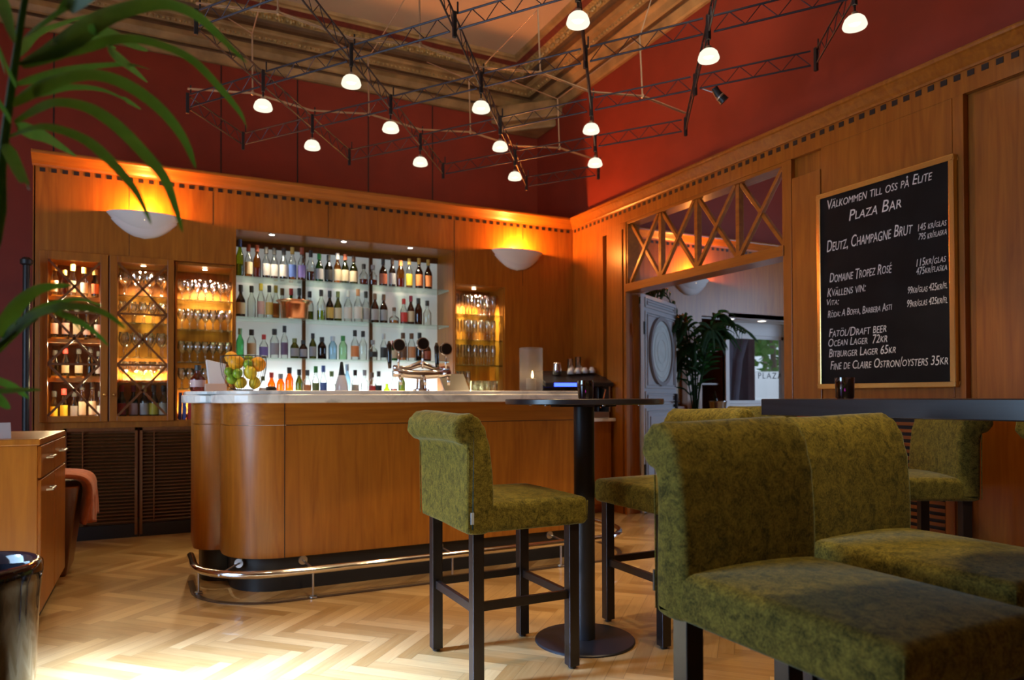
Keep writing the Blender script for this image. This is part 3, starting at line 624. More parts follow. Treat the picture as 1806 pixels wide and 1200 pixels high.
# glass-fronted cabinets and the open stemware niches
def carcass(name, label, cat, x0, x1, z0, z1, depth, mat, dark=None):
    t = thing(name, label, cat, ((x0+x1)/2, YW+.03, z0))
    b = MB().box(x0-.015, x0, YW+.03, YW+depth, z0, z1).box(x1, x1+.015, YW+.03, YW+depth, z0, z1).box(x0-.015, x1+.015, YW+.03, YW+depth, z0-.02, z0).box(x0-.015, x1+.015, YW+.03, YW+depth, z1, z1+.02)
    rel(b, t).build('carcass', mat, t)
    rel(MB().box(x0-.015, x1+.015, YW+depth, YW+depth+.02, z0-.02, z1+.02), t).build('back_panel', dark or mat, t)
    return t
def lattice_door(t, x0, x1, z0, z1, gx0, gx1, gz0, gz1, knob_x):
    yA, yB = YW-.022, YW+.004
    d = rel(MB().box(x0, gx0, yA, yB, z0, z1).box(gx1, x1, yA, yB, z0, z1).box(gx0, gx1, yA, yB, z0, gz0).box(gx0, gx1, yA, yB, gz1, z1), t).build('door', M['wood'], t, bevel=.003)
    lt = MB(); hz = (gz1-gz0)/3
    for k in range(3):
        a, b = gz0+k*hz, gz0+(k+1)*hz
        lt.bar((gx0, YW-.012, a), (gx1, YW-.012, b), .017, .012, up=(0, 1, 0)); lt.bar((gx0, YW-.012, b), (gx1, YW-.012, a), .017, .012, up=(0, 1, 0))
        if k: lt.box(gx0, gx1, YW-.017, YW-.007, a-.008, a+.008)
    rel(lt, t).build('lattice', M['wooddark'], d)
    rel(MB().box(gx0, gx1, YW-.003, YW+.001, gz0, gz1), t).build('pane', M['pane'], d)
    rel(MB().lathe([(.001, 0), (.011, .004), (.011, .016), (.001, .02)], n=12).xf(Matrix.Rotation(PI/2, 4, 'X')).xf(Matrix.Translation((knob_x, yA, 1.135))), t).build('knob', M['brass'], d, smooth=True)
c1 = carcass('spirits_cabinet', 'lattice-doored glass cabinet of spirit bottles at the end by the red wall', 'cabinet', -.76, -.385, .945, 2.20, .40, M['wood'], M['wooddark'])
lattice_door(c1, -.80, -.345, .925, 2.24, -.745, -.397, .972, 2.175, -.365)
for z in (1.905, 1.572, 1.268):
    rel(MB().box(-.76, -.385, YW+.06, YW+.40, z-.03, z), c1).build('shelf', M['shelfwood'], c1)
    for s_ in range(3): rel(MB().box(-.74+.12*s_, -.64+.12*s_, YW+.14+.02*s_, YW+.38, z, z+.018), c1).build('bottle_riser', M['shelfwood'], c1)
light('cabinet_lamp', 'SPOT', (-.57, YW+.12, 2.19), 45, (1, .78, .42), rot=(0, 0, 0), spot_size=2.4, spot_blend=.6, shadow_soft_size=.03)
for z in (1.86, 1.53, 1.225): light('shelf_strip', 'AREA', (-.57, YW+.09, z), 4.5, (1, .78, .42), rot=(-.5, 0, 0), shape='RECTANGLE', size=.32, size_y=.03)
c2 = carcass('stemware_cabinet', 'lattice-doored glass cabinet of lit wine glasses, between the bottle cabinet and the open niche', 'cabinet', -.29, .085, .945, 2.21, .40, M['wood'])
lattice_door(c2, -.335, .125, .925, 2.24, -.28, .077, .966, 2.19, -.305)
for z in (1.94, 1.72, 1.44, 1.235): rel(MB().box(-.29, .085, YW+.05, YW+.40, z-.010, z), c2).build('glass_shelf', M['shelfglass'], c2)
c3 = carcass('open_stemware_niche', 'open lit wooden niche with rows of wine glasses on glass shelves beside the bottle niche', 'shelf unit', .151, .580, .93, 2.215, .40, M['wood'])
for z in (1.93, 1.682, 1.41, 1.185): rel(MB().box(.151, .580, YW+.035, YW+.40, z-.012, z), c3).build('glass_shelf', M['shelfglass'], c3)
c4 = carcass('flute_niche', 'narrow open lit niche of champagne glasses under the sconce near the corner', 'shelf unit', 2.62, 3.14, .93, 2.215, .36, M['wood'])
for z in (1.935, 1.682, 1.43, 1.165): rel(MB().box(2.62, 3.14, YW+.04, YW+.36, z-.012, z), c4).build('glass_shelf', M['shelfglass'], c4)
for i, (X, Z, nm) in enumerate(((-.10, 2.205, 'the lattice cabinet of wine glasses'), (.365, 2.21, 'the open wine glass niche'), (2.86, 2.21, 'the narrow champagne glass niche'))):
    t = thing('cabinet_downlight', 'tiny round halogen lamp in the top of '+nm, 'light', (X, YW+.13, Z), 0, 'halogens over the glasses')
    MB().lathe([(.026, 0), (.026, -.006), (.019, -.008)], n=14).build('trim_ring', M['brushed'], t, smooth=True)
    MB().lathe([(.0005, -.009), (.019, -.009), (.019, 0)], n=14).build('lamp', emis('halogen_glow_small', (1, .88, .6), 14), t)
    light('halogen', 'SPOT', (X, YW+.15, Z-.02), 150, (1, .84, .55), rot=(0, 0, 0), spot_size=2.3, spot_blend=.7, shadow_soft_size=.02)
light('stemware_fill', 'AREA', (.365, YW+.36, .97), 9, (1, .84, .52), rot=(PI, 0, 0), shape='RECTANGLE', size=.36, size_y=.03)  # added fill from below to brighten the glasses; the halogens are the only lamps
light('stemware_fill', 'AREA', (-.10, YW+.36, 1.26), 7, (1, .84, .52), rot=(PI, 0, 0), shape='RECTANGLE', size=.32, size_y=.03)
light('stemware_fill', 'AREA', (2.88, YW+.33, .97), 8, (1, .80, .42), rot=(PI, 0, 0), shape='RECTANGLE', size=.44, size_y=.03)

# bottles behind the lattice
simp = [(-.72, 1.905, .24, 'spirit', 'clear', 'white'), (-.655, 1.905, .20, 'spirit', 'rust', 'none'), (-.60, 1.905, .25, 'spirit', 'clear', 'cream'), (-.52, 1.905, .23, 'spirit', 'clear', 'white'), (-.445, 1.905, .22, 'spirit', 'brown', 'rust'),
        (-.72, 1.572, .24, 'wine', 'brown', 'pink'), (-.645, 1.572, .25, 'wine', 'brown', 'pink'), (-.57, 1.572, .25, 'wine', 'brown', 'cream'), (-.50, 1.572, .24, 'wine', 'black', 'pink'), (-.425, 1.572, .24, 'wine', 'brown', 'pink'),
        (-.715, 1.268, .20, 'wine', 'olive', 'none'), (-.645, 1.268, .22, 'wine', 'black', 'cream'), (-.555, 1.268, .22, 'wine', 'olive', 'cream'), (-.475, 1.268, .23, 'wine', 'black', 'none'), (-.415, 1.268, .20, 'wine', 'brown', 'grey'),
        (-.72, .945, .22, 'wine', 'lime', 'yellow'), (-.655, .945, .24, 'wine', 'brown', 'yellow'), (-.585, .945, .22, 'spirit', 'brown', 'grey'), (-.53, .945, .29, 'spirit', 'clear', 'cream'), (-.46, .945, .30, 'spirit', 'clear', 'cream'), (-.405, .945, .22, 'spirit', 'clear', 'white')]
cnt = {}
for (x, z, h, kind, body, lab) in simp:
    k = cnt.get(z, 0); cnt[z] = k+1
    sh = {1.905: 'top', 1.572: 'second', 1.268: 'third', .945: 'lowest'}[z]
    d = '%s %s bottle, %s from the red wall on the %s shelf behind the lattice' % (col_name(body), KINDS[kind], ORD[k], sh)
    bottle(x, YW+.155, z+(.018 if z > 1 and -.76 < x < -.39 else 0), h, kind, body, lab, 'red' if (x, z) in ((-.645, 1.268), (-.655, .945)) else 'gold' if z > 1.8 else 'black', 'none', d, 'bottles in the lattice cabinet', .026)
for i, (x, body, lab, cap) in enumerate(((-.255, 'brown', 'red', 'red'), (-.17, 'black', 'pink', 'wine'), (-.09, 'olive', 'white', 'gold'), (-.02, 'black', 'yellow', 'black'), (.05, 'clear', 'cream', 'black'))):
    bottle(x, YW+.16, .945, .27, 'wine', body, lab, cap, 'none', '%s wine bottle with %s label in the bottom of the lattice glass cabinet' % (body, lab), 'wine bottles under the stemware', .034)

# stemware
def wineglass(kind):
    if kind == 'flute': P = [(.001, 0), (.030, 0), (.030, .003), (.006, .008), (.004, .075), (.012, .085), (.022, .115), (.0255, .15), (.023, .19), (.021, .205), (.0195, .205), (.0235, .15), (.020, .117), (.001, .09)]
    elif kind == 'tumbler': P = [(.001, 0), (.028, 0), (.032, .11), (.030, .11), (.026, .008), (.001, .008)]
    elif kind == 'big': P = [(.001, 0), (.036, 0), (.036, .003), (.006, .01), (.0045, .085), (.018, .098), (.038, .13), (.042, .155), (.034, .205), (.0325, .205), (.040, .155), (.036, .132), (.001, .102)]
    else: P = [(.001, 0), (.031, 0), (.031, .003), (.006, .009), (.0042, .075), (.015, .085), (.030, .11), (.033, .13), (.027, .175), (.0255, .175), (.031, .13), (.028, .112), (.001, .089)]
    return MB().lathe(P, n=14).mesh(kind+'_glass', M['stem'], True)
GM = {k: wineglass(k) for k in ('flute', 'tumbler', 'big', 'wine')}
def glasses(kind, x0, x1, n, ys, z, where, group, noun, side='bar corner'):
    for r, y in enumerate(ys):
        for i in range(n):
            x = x0+(x1-x0)*(i+.5)/n+(.5 if r % 2 else 0)*(x1-x0)/n*.35
            o = bpy.data.objects.new(noun.replace(' ', '_'), GM[kind]); COL.objects.link(o); o.location = (x, y, z)
            tag(o, '%s, %s along the %s row on the %s' % (noun, ORD[i], ('front', 'back')[r], where), 'glass', group)
for z, sh in ((1.93, 'top'), (1.682, 'second'), (1.41, 'third')):
    glasses('wine', .155, .577, 7, (YW+.10, YW+.22), z, sh+' shelf of the open niche', 'wine glasses in the open niche', 'wine glass')
glasses('wine', .155, .577, 7, (YW+.10, YW+.22), 1.185, 'fourth shelf of the open niche', 'wine glasses in the open niche', 'wine glass')
for z, sh, kd in ((1.94, 'top', 'big'), (1.72, 'second', 'wine'), (1.44, 'third', 'big'), (1.235, 'fourth', 'wine')):
    glasses(kd, -.285, .075, 4 if kd == 'big' else 5, (YW+.12, YW+.25), z, sh+' shelf behind the lattice door', 'wine glasses behind the lattice', 'large wine glass' if kd == 'big' else 'wine glass')
for z, sh in ((1.935, 'top'), (1.682, 'second'), (1.43, 'third')):
    glasses('flute', 2.63, 3.10, 7, (YW+.11, YW+.22), z, sh+' shelf of the narrow niche', 'champagne glasses in the narrow niche', 'champagne flute')
glasses('flute', 2.63, 2.82, 3, (YW+.11, YW+.22), 1.165, 'lowest shelf of the narrow niche', 'champagne glasses in the narrow niche', 'champagne flute')
glasses('tumbler', 2.83, 3.12, 4, (YW+.11, YW+.22), 1.165, 'lowest shelf of the narrow niche', 'tumblers in the narrow niche', 'straight tumbler')
# jars and menus in the bottom of the open niche
for i, x in enumerate((.20, .285, .37)):
    o = MB().lathe([(.001, 0), (.034, 0), (.036, .01), (.036, .09), (.026, .11), (.026, .13), (.029, .132), (.029, .145), (.001, .145)], n=14).build('storage_jar', M['stem'], None, smooth=True, loc=(x+.0, YW+.30, .93))
    tag(o, 'clear glass storage jar behind the menus, %s from the lattice cabinet' % ORD[i], 'jar', 'jars in the open niche')
for i, (x, c, nm, tl_) in enumerate(((.175, (.03, .05, .22), 'dark blue', .02), (.205, (.06, .12, .45), 'bright blue', .035), (.245, (.42, .03, .04), 'red', .05), (.285, (.02, .03, .05), 'black', .06))):
    o = MB().box(-.011, .011, 0, .20, 0, .225).build('menu_folder', plain('folder_'+nm.replace(' ', '_'), c, .5), None, loc=(x, YW+.06, .9305)); o.rotation_euler = (0, -tl_*0-.0+tl_, 0)
    tag(o, '%s menu folder leaning in the bottom of the open wine glass niche' % nm, 'folder', 'menu folders in the niche')

# louvred cupboards under the cabinets
for i, (a, b) in enumerate(((-.64, -.135), (-.12, .29))):
    t = thing('louvred_cupboard', 'dark louvred low cupboard under the '+('lattice cabinet of spirits' if i == 0 else 'wine glass cabinets beside the bar'), 'cupboard', ((a+b)/2, YW, 0), 0, 'louvred cupboards')
    rel(MB().box(a, b, YW+.02, YW+.05, .0, .875).box(a, a+.02, YW-.02, YW+.03, .02, .875).box(b-.02, b, YW-.02, YW+.03, .02, .875).box(a, b, YW-.02, YW+.03, .85, .875), t).build('frame', M['wooddark'], t)
    sl = MB()
    for k in range(26):
        z = .125+.0275*k; sl.add([(x, y, zz) for x in (a+.02, b-.02) for (y, zz) in ((YW-.012, z), (YW-.006, z+.006), (YW+.02, z+.019), (YW+.014, z+.013))], [(0, 1, 2, 3), (7, 6, 5, 4), (0, 4, 5, 1), (1, 5, 6, 2), (2, 6, 7, 3), (3, 7, 4, 0)])
    rel(sl, t).build('louvres', M['slat'], t, merge=False)
    rel(MB().box(a+(b-a)*.25-.004, a+(b-a)*.25+.004, YW-.016, YW, .11, .85), t).build('stile', M['wooddark'], t)
    rel(MB().box(a, b, YW-.012, YW+.03, 0, .105), t).build('plinth', M['black'], t)

# low counter along the back wall with the coffee machine
t = thing('back_counter', 'low wooden work counter with pale edge along the back wall behind the bar', 'counter', (2.25, 6.03, 0))
rel(MB().box(.62, 3.90, 5.68, YW-.002, .09, .875).box(.64, 3.88, 5.74, YW-.002, 0, .09), t).build('cupboards', M['wood'], t)
rel(MB().box(.62, 3.93, 5.64, YW-.002, .875, .905), t).build('worktop', M['marble'], t, bevel=.004)
em = thing('espresso_machine', 'black and chrome espresso machine on the back counter in the corner', 'coffee machine', (3.62, 5.98, .905), -.22)
MB().box(-.30, .30, -.02, .20, .03, .40).build('body', M['blackgloss'], em, bevel=.015)
MB().box(-.30, .32, -.24, .20, .0, .06).build('drip_tray', M['brushed'], em, bevel=.008)
MB().add([(x, y, z) for x in (-.33, .36) for (y, z) in ((-.26, .30), (-.26, .34), (.22, .47), (.22, .40))], [(0, 1, 2, 3), (7, 6, 5, 4), (0, 4, 5, 1), (1, 5, 6, 2), (2, 6, 7, 3), (3, 7, 4, 0)]).build('hood', M['blackmetal'], em, bevel=.012)
MB().box(-.24, -.02, -.272, -.262, .302, .335).build('display', emis('blue_display', (.05, .10, 1.0), 4), em)
MB().box(.33, .345, -.2, .2, .06, .34).build('side_panel', M['brushed'], em)
for x in (-.18, .02):
    g = MB().lathe([(.001, .0), (.035, 0), (.035, .05), (.028, .06)], (x, -.14, .20), 14); g.tube([(x, -.14, .22), (x, -.30, .21)], .011, 8); g.tube([(x-.02, -.14, .2), (x-.02, -.14, .165)], .006, 6)
    g.build('group_head', M['steel'], em, smooth=True, angle=.6)
MB().tube([(.25, -.2, .30), (.28, -.24, .27), (.25, -.25, .17), (.22, -.26, .10)], .007, 8).build('steam_wand', M['copper'], em, smooth=True)
# the glass cups stacked on its sloping top
hood_z = lambda y: .905+.34+(y+.26)*(.13/.48)+.012
for i, (x, y) in enumerate(((.02, .02), (.10, .04), (.18, .06), (.26, .08), (.06, .13), (.15, .14))):
    p = Matrix.Translation((3.62, 5.98, 0)) @ Matrix.Rotation(-.22, 4, 'Z') @ Vector((x, y, 0))
    o = MB().lathe([(.001, .058), (.020, .058), (.034, .03), (.038, .0), (.036, 0), (.03, .03), (.001, .052)], n=16).build('coffee_cup', M['porcelain'], None, smooth=True, loc=(p.x, p.y, hood_z(y)))
    tag(o, 'white upturned coffee cup on the espresso machine, %s from the control display' % ORD[i], 'cup', 'cups on the espresso machine')
o = MB().lathe([(.001, 0), (.04, 0), (.045, .05), (.04, .10), (.042, .12), (.040, .12), (.037, .10), (.04, .05), (.001, .006)], n=18).build('milk_jug', M['steel'], None, smooth=True, loc=(3.50, 6.02, 1.325))
tag(o, 'steel milk jug standing on top of the espresso machine behind the display', 'jug')
for i, (x, y) in enumerate(((3.70, 6.10), (3.78, 6.08))):
    o = bpy.data.objects.new('latte_glass', GM['tumbler']); COL.objects.link(o); o.location = (x, y, 1.38+.02*i)
    tag(o, 'clear straight glass on top of the espresso machine, %s from the milk jug' % ORD[i], 'glass', 'glasses on the espresso machine')

# ------------------------------------------------------------------ the bar
def bar_line(off, back):
    # plan outline from the far right corner round the curved end; off > 0 grows outward
    o = off
    L_ = [(2.61+o*.0, 4.2-o)]
    L_ += [(.652+(.31+o)*math.cos(a), 4.51+(.31+o)*math.sin(a)) for a in [-PI/2-PI/2*k/14 for k in range(15)]]
    L_ += [(.342-o, 4.60-o)] if o <= 0.0 else [(.342-o, 4.58)]
    L_ += [(.36+(.16+o)*math.cos(a), 4.76+(.16+o)*math.sin(a)) for a in [-PI/2-PI/2*k/10 for k in range(11)]]
    L_ += [(.20-o, back)]
    return L_
bar = thing('bar_counter', 'long curved cherry wood bar counter with a white marble top', 'bar', (1.4, 4.5, 0))
def shell(mb, off, th, z0, z1, back, closed=True):
    a = bar_line(off, back); b = bar_line(off-th, back); b[0] = (2.61, b[0][1])
    n = len(a); vs = [(x, y, z) for z in (z0, z1) for P in (a, b) for x, y in P]; fs = []
    for i in range(n-1):
        fs += [(i, i+1, 2*n+i+1, 2*n+i), (n+i, 3*n+i, 3*n+i+1, n+i+1), (i, n+i, n+i+1, i+1), (2*n+i, 2*n+i+1, 3*n+i+1, 3*n+i)]
    fs += [(0, 2*n, 3*n, n), (n-1, 2*n-1, 4*n-1, 3*n-1)]
    return mb.add(vs, fs)
rel(shell(MB(), 0, .03, .197, .947, 5.05), bar).build('front_panel', M['wood'], bar, smooth=True, angle=.5)
rel(shell(MB(), 0, .03, .951, 1.075, 5.05), bar).build('upper_panel', M['woodx'], bar, smooth=True, angle=.5)
rel(shell(MB(), -.045, .03, 0, .2, 5.0), bar).build('kick_plate', M['black'], bar, smooth=True, angle=.5)
rel(MB().box(2.58, 2.612, 4.2, 4.95, 0, 1.075), bar).build('end_panel', M['wood'], bar)
sm_ = MB()
for x in (.652,): sm_.box(x-.002, x+.002, 4.198, 4.204, .197, 1.075)
sm_.box(.66, 2.61, 4.198, 4.203, .947, .951)
rel(sm_, bar).build('panel_seam', M['darkinlay'], bar)
def slab(off, z0, z1, name):
    P = bar_line(off, 4.95); P[0] = (2.66, P[0][1]); P += [(.62, 4.95), (.80, 4.80), (2.66, 4.80)]
    return rel(MB().prism(P, z0, z1), bar).build(name, M['marble'], bar, bevel=.008, seg=3)
slab(.062, 1.075, 1.125, 'countertop'); slab(.045, 1.125, 1.147, 'countertop_upper_lip')
rel(MB().box(.66, 2.56, 4.72, 4.95, .86, .90), bar).build('service_shelf', M['brushed'], bar)
rail = [(.186, 4.72), (.19, 4.55)]+[(.62+.43*math.cos(a), 4.46+.45*math.sin(a)) for a in [-PI-.0+PI/2*k/10 for k in range(0, 11)]]+[(1.4, 4.01), (2.55, 4.02)]+[(2.65+.36*math.cos(a), 4.42+.40*math.sin(a)) for a in [-PI/2+PI/2*k/8 for k in range(1, 9)]]+[(3.01, 4.62)]
fr = rel(MB().tube([(x, y, .155) for x, y in rail], .021, 12), bar).build('foot_rail', M['steel'], bar, smooth=True, angle=.7)
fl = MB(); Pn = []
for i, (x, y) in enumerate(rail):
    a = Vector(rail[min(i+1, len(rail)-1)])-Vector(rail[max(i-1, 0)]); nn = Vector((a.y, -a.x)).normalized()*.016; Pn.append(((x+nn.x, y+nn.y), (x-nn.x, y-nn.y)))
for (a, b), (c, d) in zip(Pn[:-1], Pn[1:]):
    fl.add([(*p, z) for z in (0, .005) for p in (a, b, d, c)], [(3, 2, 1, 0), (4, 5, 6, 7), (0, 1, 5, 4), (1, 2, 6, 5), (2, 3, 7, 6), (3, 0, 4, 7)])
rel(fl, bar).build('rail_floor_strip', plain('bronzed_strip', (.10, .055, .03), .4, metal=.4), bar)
for (x, y) in ((.215, 4.40), (.775, 4.01), (1.60, 4.012), (2.36, 4.018), (2.98, 4.35)):
    g = MB().tube([(x, y, .005), (x, y, .14)], .006, 8); g.lathe([(.022, .005), (.022, .011), (.008, .014)], (x, y, 0), 12)
    rel(g, bar).build('rail_post', M['brushed'], fr, smooth=True, angle=.6)
for (x, y, x2, y2) in ((.30, 4.12, .425, 4.33), (.78, 4.01, .76, 4.246), (1.61, 4.012, 1.60, 4.246), (2.41, 4.018, 2.40, 4.246)):
    g = MB().tube([(x, y, .155), (x2, y2, .165)], .006, 8); d = (Vector((x2-x, y2-y, 0))).normalized()
    g.tube([Vector((x2, y2, .165))-d*.012, Vector((x2, y2, .165))], .026, 14)
    rel(g, bar).build('rail_bracket', M['brushed'], fr, smooth=True, angle=.6)

# on the bar: beer tower
TZ = 1.147
tp = thing('beer_tap_tower', 'chrome beer tap tower with three round black badges on the bar', 'beer tap', (1.58, 4.52, TZ))
MB().lathe([(.001, 0), (.055, 0), (.055, .012), (.034, .02), (.030, .08), (.036, .10)], n=20).build('column', M['steel'], tp, smooth=True, angle=.6)
MB().tube([(-.19, 0, .125), (-.10, -.012, .115), (0, -.02, .11), (.10, -.012, .115), (.20, 0, .125)], [.030, .028, .032, .028, .030], 14).build('crossbar', M['steel'], tp, smooth=True)
MB().tube([(-.19, 0, .155), (-.1, 0, .150), (0, 0, .185), (.1, 0, .150), (.2, 0, .155)], [.018, .016, .024, .016, .018], 12).build('top_dome', M['steel'], tp, smooth=True)
for x, z in ((-.165, .30), (.0, .315), (.165, .285)):
    st = MB().tube([(x, -.03, .15), (x, -.03, z-.05)], .007, 8); st.tube([(x, -.05, .10), (x, -.075, .075), (x, -.08, .04)], .010, 8); st.build('faucet', M['steel'], tp, smooth=True)
    b = MB().tube([(x, -.045, z), (x, -.02, z)], .042, 26).build('badge_rim', M['steel'], tp, smooth=True, angle=.6)
    MB().tube([(x, -.050, z), (x, -.044, z)], .036, 26).build('badge_face', M['blackgloss'], b, smooth=True, angle=.6)
for x in (-.215, .115):
    MB().tube([(x, .0, .15), (x, .005, .2), (x, .012, .30), (x, .012, .33)], [.011, .015, .017, .008], 10).build('tap_handle', M['blackgloss'], tp, smooth=True)
# slanted till screen
t = thing('till_screen', 'dark slanted till screen standing behind the beer taps', 'screen', (1.86, 4.66, TZ))
MB().add([(x, y, z) for x in (-.09, .09) for (y, z) in ((-.10, 0), (-.08, .0), (.035, .115), (.015, .125))], [(0, 1, 2, 3), (7, 6, 5, 4), (0, 4, 5, 1), (1, 5, 6, 2), (2, 6, 7, 3), (3, 7, 4, 0)]).build('display', plain('grey_screen', (.10, .09, .08), .3), t)
MB().box(-.05, .05, -.02, .06, 0, .012).add([(x, y, z) for x in (-.02, .02) for (y, z) in ((.0, .01), (.05, .01), (.02, .11))], [(0, 1, 2), (5, 4, 3), (0, 3, 4, 1), (1, 4, 5, 2), (2, 5, 3, 0)]).build('stand', M['black'], t)
# hurricane candle
t = thing('hurricane_candle', 'tall frosted glass hurricane with a lit candle on the bar', 'candle holder', (2.36, 4.42, TZ))
MB().lathe([(.001, 0), (.079, 0), (.083, .012), (.083, .305), (.079, .305), (.078, .012), (.001, .012)], n=32).build('glass_cylinder', None, t, smooth=True, angle=.6)
fm, nt, b = newmat('frosted_glass'); b.inputs['Base Color'].default_value = (.09, .09, .10, 1); b.inputs['Roughness'].default_value = .5
tr = nt.nodes.new('ShaderNodeBsdfTransparent'); tl2 = nt.nodes.new('ShaderNodeBsdfTranslucent'); tl2.inputs[0].default_value = (.95, .85, .75, 1); m1 = nt.nodes.new('ShaderNodeMixShader'); m2 = nt.nodes.new('ShaderNodeMixShader'); m1.inputs[0].default_value = .22; m2.inputs[0].default_value = .6
nt.links.new(b.outputs[0], m1.inputs[1]); nt.links.new(tl2.outputs[0], m1.inputs[2]); nt.links.new(m1.outputs[0], m2.inputs[1]); nt.links.new(tr.outputs[0], m2.inputs[2]); nt.links.new(m2.outputs[0], nt.nodes['Material Output'].inputs[0])
t.children[0].data.materials.append(fm)
MB().lathe([(.001, .012), (.036, .012), (.036, .085), (.03, .092), (.001, .09)], n=18).build('candle', plain('candle_wax', (.85, .72, .5), .5), t, smooth=True, angle=.6)
MB().lathe([(.001, .092), (.007, .10), (.009, .112), (.005, .13), (.001, .145)], (.01, 0, 0), 10).build('flame', emis('flame', (1, .66, .25), 30), t, smooth=True)
light('candle_light', 'POINT', (2.37, 4.42, TZ+.118), .3, (1, .55, .2), shadow_soft_size=.012)

# wire fruit bowl and each fruit
FB = Vector((.455, 4.42, TZ))
t = thing('wire_fruit_bowl', 'round black wire bowl full of citrus at the curved end of the bar', 'bowl', FB)
g = MB()
prf = [(.055, .006), (.09, .03), (.118, .09), (.128, .15), (.125, .20)]
for k in range(34):
    a = 2*PI*k/34; g.tube([(r*math.cos(a), r*math.sin(a), z) for r, z in prf], .0009, 4, caps=False)
for r, z in ((.055, .006), (.125, .20)): g.tube([(r*math.cos(2*PI*k/32), r*math.sin(2*PI*k/32), z) for k in range(33)], .0032, 6, caps=False)
g.build('wire_cage', M['blackmetal'], t)
MB().lathe([(.001, 0), (.056, 0), (.056, .005), (.001, .005)], n=20).build('base_disc', M['blackmetal'], t)
fruit_m = dict(orange=plain('orange_peel', (.95, .42, .02), .45, noise=.08, nscale=60), lemon=plain('lemon_peel', (.95, .74, .05), .4, noise=.06, nscale=50), lime=plain('lime_peel', (.25, .42, .03), .35, noise=.2, nscale=20))
def fruit(kind, x, y, z, r, label):
    P = [(.001, -1), (.35, -.93), (.72, -.69), (.94, -.34), (1, 0), (.94, .34), (.72, .69), (.35, .93), (.001, 1)]
    e = 1.14 if kind == 'lemon' else 1.1 if kind == 'lime' else .96
    o = MB().lathe([(a*r, b*r*e) for a, b in P], n=18)
    if kind == 'lemon': o.lathe([(.22*r, 1.12*r), (.12*r, 1.38*r), (.001, 1.42*r)], n=8)
    o = o.build(kind, fruit_m[kind], None, smooth=True, loc=FB+Vector((x, y, z)))
    o.rotation_euler = (random.uniform(-.9, .9) if kind != 'orange' else 0, random.uniform(-.7, .7) if kind != 'orange' else 0, random.uniform(0, 6))
    tag(o, label, kind, 'citrus in the wire bowl')
for args in (('orange', -.045, -.03, .165, .045, 'orange on the heap next to the paper stand, high in the wire bowl'), ('orange', -.065, .03, .195, .038, 'topmost orange of the wire fruit bowl'), ('orange', .075, -.03, .155, .046, 'orange high in the wire bowl on the beer tap side'),
             ('lemon', .03, -.062, .104, .036, 'lemon in the middle of the wire bowl under the orange'), ('lemon', -.022, -.045, .046, .034, 'lemon at the bottom middle of the wire bowl'), ('lemon', .056, -.036, .046, .033, 'lemon at the bottom of the wire bowl on the beer tap side'),
             ('lime', .018, -.055, .155, .026, 'bright lime between the two high oranges'), ('lime', .03, .02, .185, .028, 'lime at the rim behind the bright lime'), ('lime', -.04, -.075, .10, .027, 'bright lime below the orange beside the paper stand'),
             ('lime', -.07, -.05, .065, .028, 'pale lime low in the wire bowl on the paper stand side'), ('lime', -.08, -.01, .11, .027, 'shaded dark lime at the wire on the paper stand side')):
    fruit(*args)
# paper carton and small bottle beside the bowl
t = thing('napkin_carton', 'tall pinkish paper napkin stand beside the fruit bowl on the bar end', 'napkin holder', (.32, 4.66, TZ))
MB().add([(x, y, z) for (x, y, z) in ((-.035, -.03, 0), (.05, -.03, 0), (.05, .04, 0), (-.035, .04, 0), (-.055, -.04, .19), (.055, -.04, .165), (.055, .04, .165), (-.055, .04, .19))], [(0, 3, 2, 1), (4, 5, 6, 7), (0, 1, 5, 4), (1, 2, 6, 5), (2, 3, 7, 6), (3, 0, 4, 7)]).build('carton', M['paper'], t, bevel=.004)
MB().box(-.06, .06, -.05, .05, 0, .045).build('napkin_pile', plain('peach_napkins', (.62, .42, .32), .8), t, bevel=.004)
o = bottle(.225, 4.745, TZ, .16, 'squat', 'rust', 'pink', 'black', 'none', 'small pinkish bottle with black cap at the very end of the bar', 'bottles on the bar')
o = MB().lathe([(.001, 0), (.03, 0), (.03, .02), (.02, .028), (.001, .028)], n=14).build('dark_ashtray', M['black'], None, smooth=True, loc=(.62, 4.5, TZ)); tag(o, 'small dark dish on the bar beside the fruit bowl', 'dish')
# ------------------------------------------------------------------ wall sconces
def sconce(name, x, z, y, rx, label, power=44):
    t = thing('wall_sconce', label, 'wall lamp', (x, y, z), 0, 'half-bowl wall sconces')
    HH = .165
    P = [(.001+.268*math.sqrt(max(0, 1-(k/14)**1.0)), -HH*k/14) for k in range(15)][::-1]
    P += [(max(.001, r-.007), z+.005) for r, z in P[::-1]]
    b = MB().lathe([(r*rx/.268, q) for r, q in P], n=32, a0=-PI, a1=0)
    b.v = [(vx, vy*.52, vz) for vx, vy, vz in b.v]
    b.build('bowl', M['white'], t, smooth=True, angle=.8)
    P2 = [(.001+.262*math.sqrt(max(0, 1-(k/14)**1.0)), -.178*k/14) for k in range(3, 15)][::-1]; P2 += [(max(.001, r-.006), z+.005) for r, z in P2[::-1]]
    r = MB().lathe(P2, n=32, a0=-PI, a1=0)
    r.v = [(vx*rx/.268*1.02, vy*.44, vz-.012) for vx, vy, vz in r.v]
    r.build('rear_rim', M['porcelain'], t, smooth=True, angle=.8)
    MB().box(-.03, .03, -.045, 0, -.13, -.06).build('socket', M['black'], t)
    MB().lathe([(.001, -.07), (.018, -.06), (.022, -.03), (.014, -.008), (.001, 0)], (0, -.095, 0), 12).build('bulb', emis('sconce_bulb', (1, .62, .25), 40), t, smooth=True)
    light('sconce_light', 'POINT', (x, y-.105, z+.02), power, AMBER, shadow_soft_size=.025)
sconce('a', -.09, 2.585, YW, .27, 'white half-bowl wall sconce above the glass-doored cabinets')
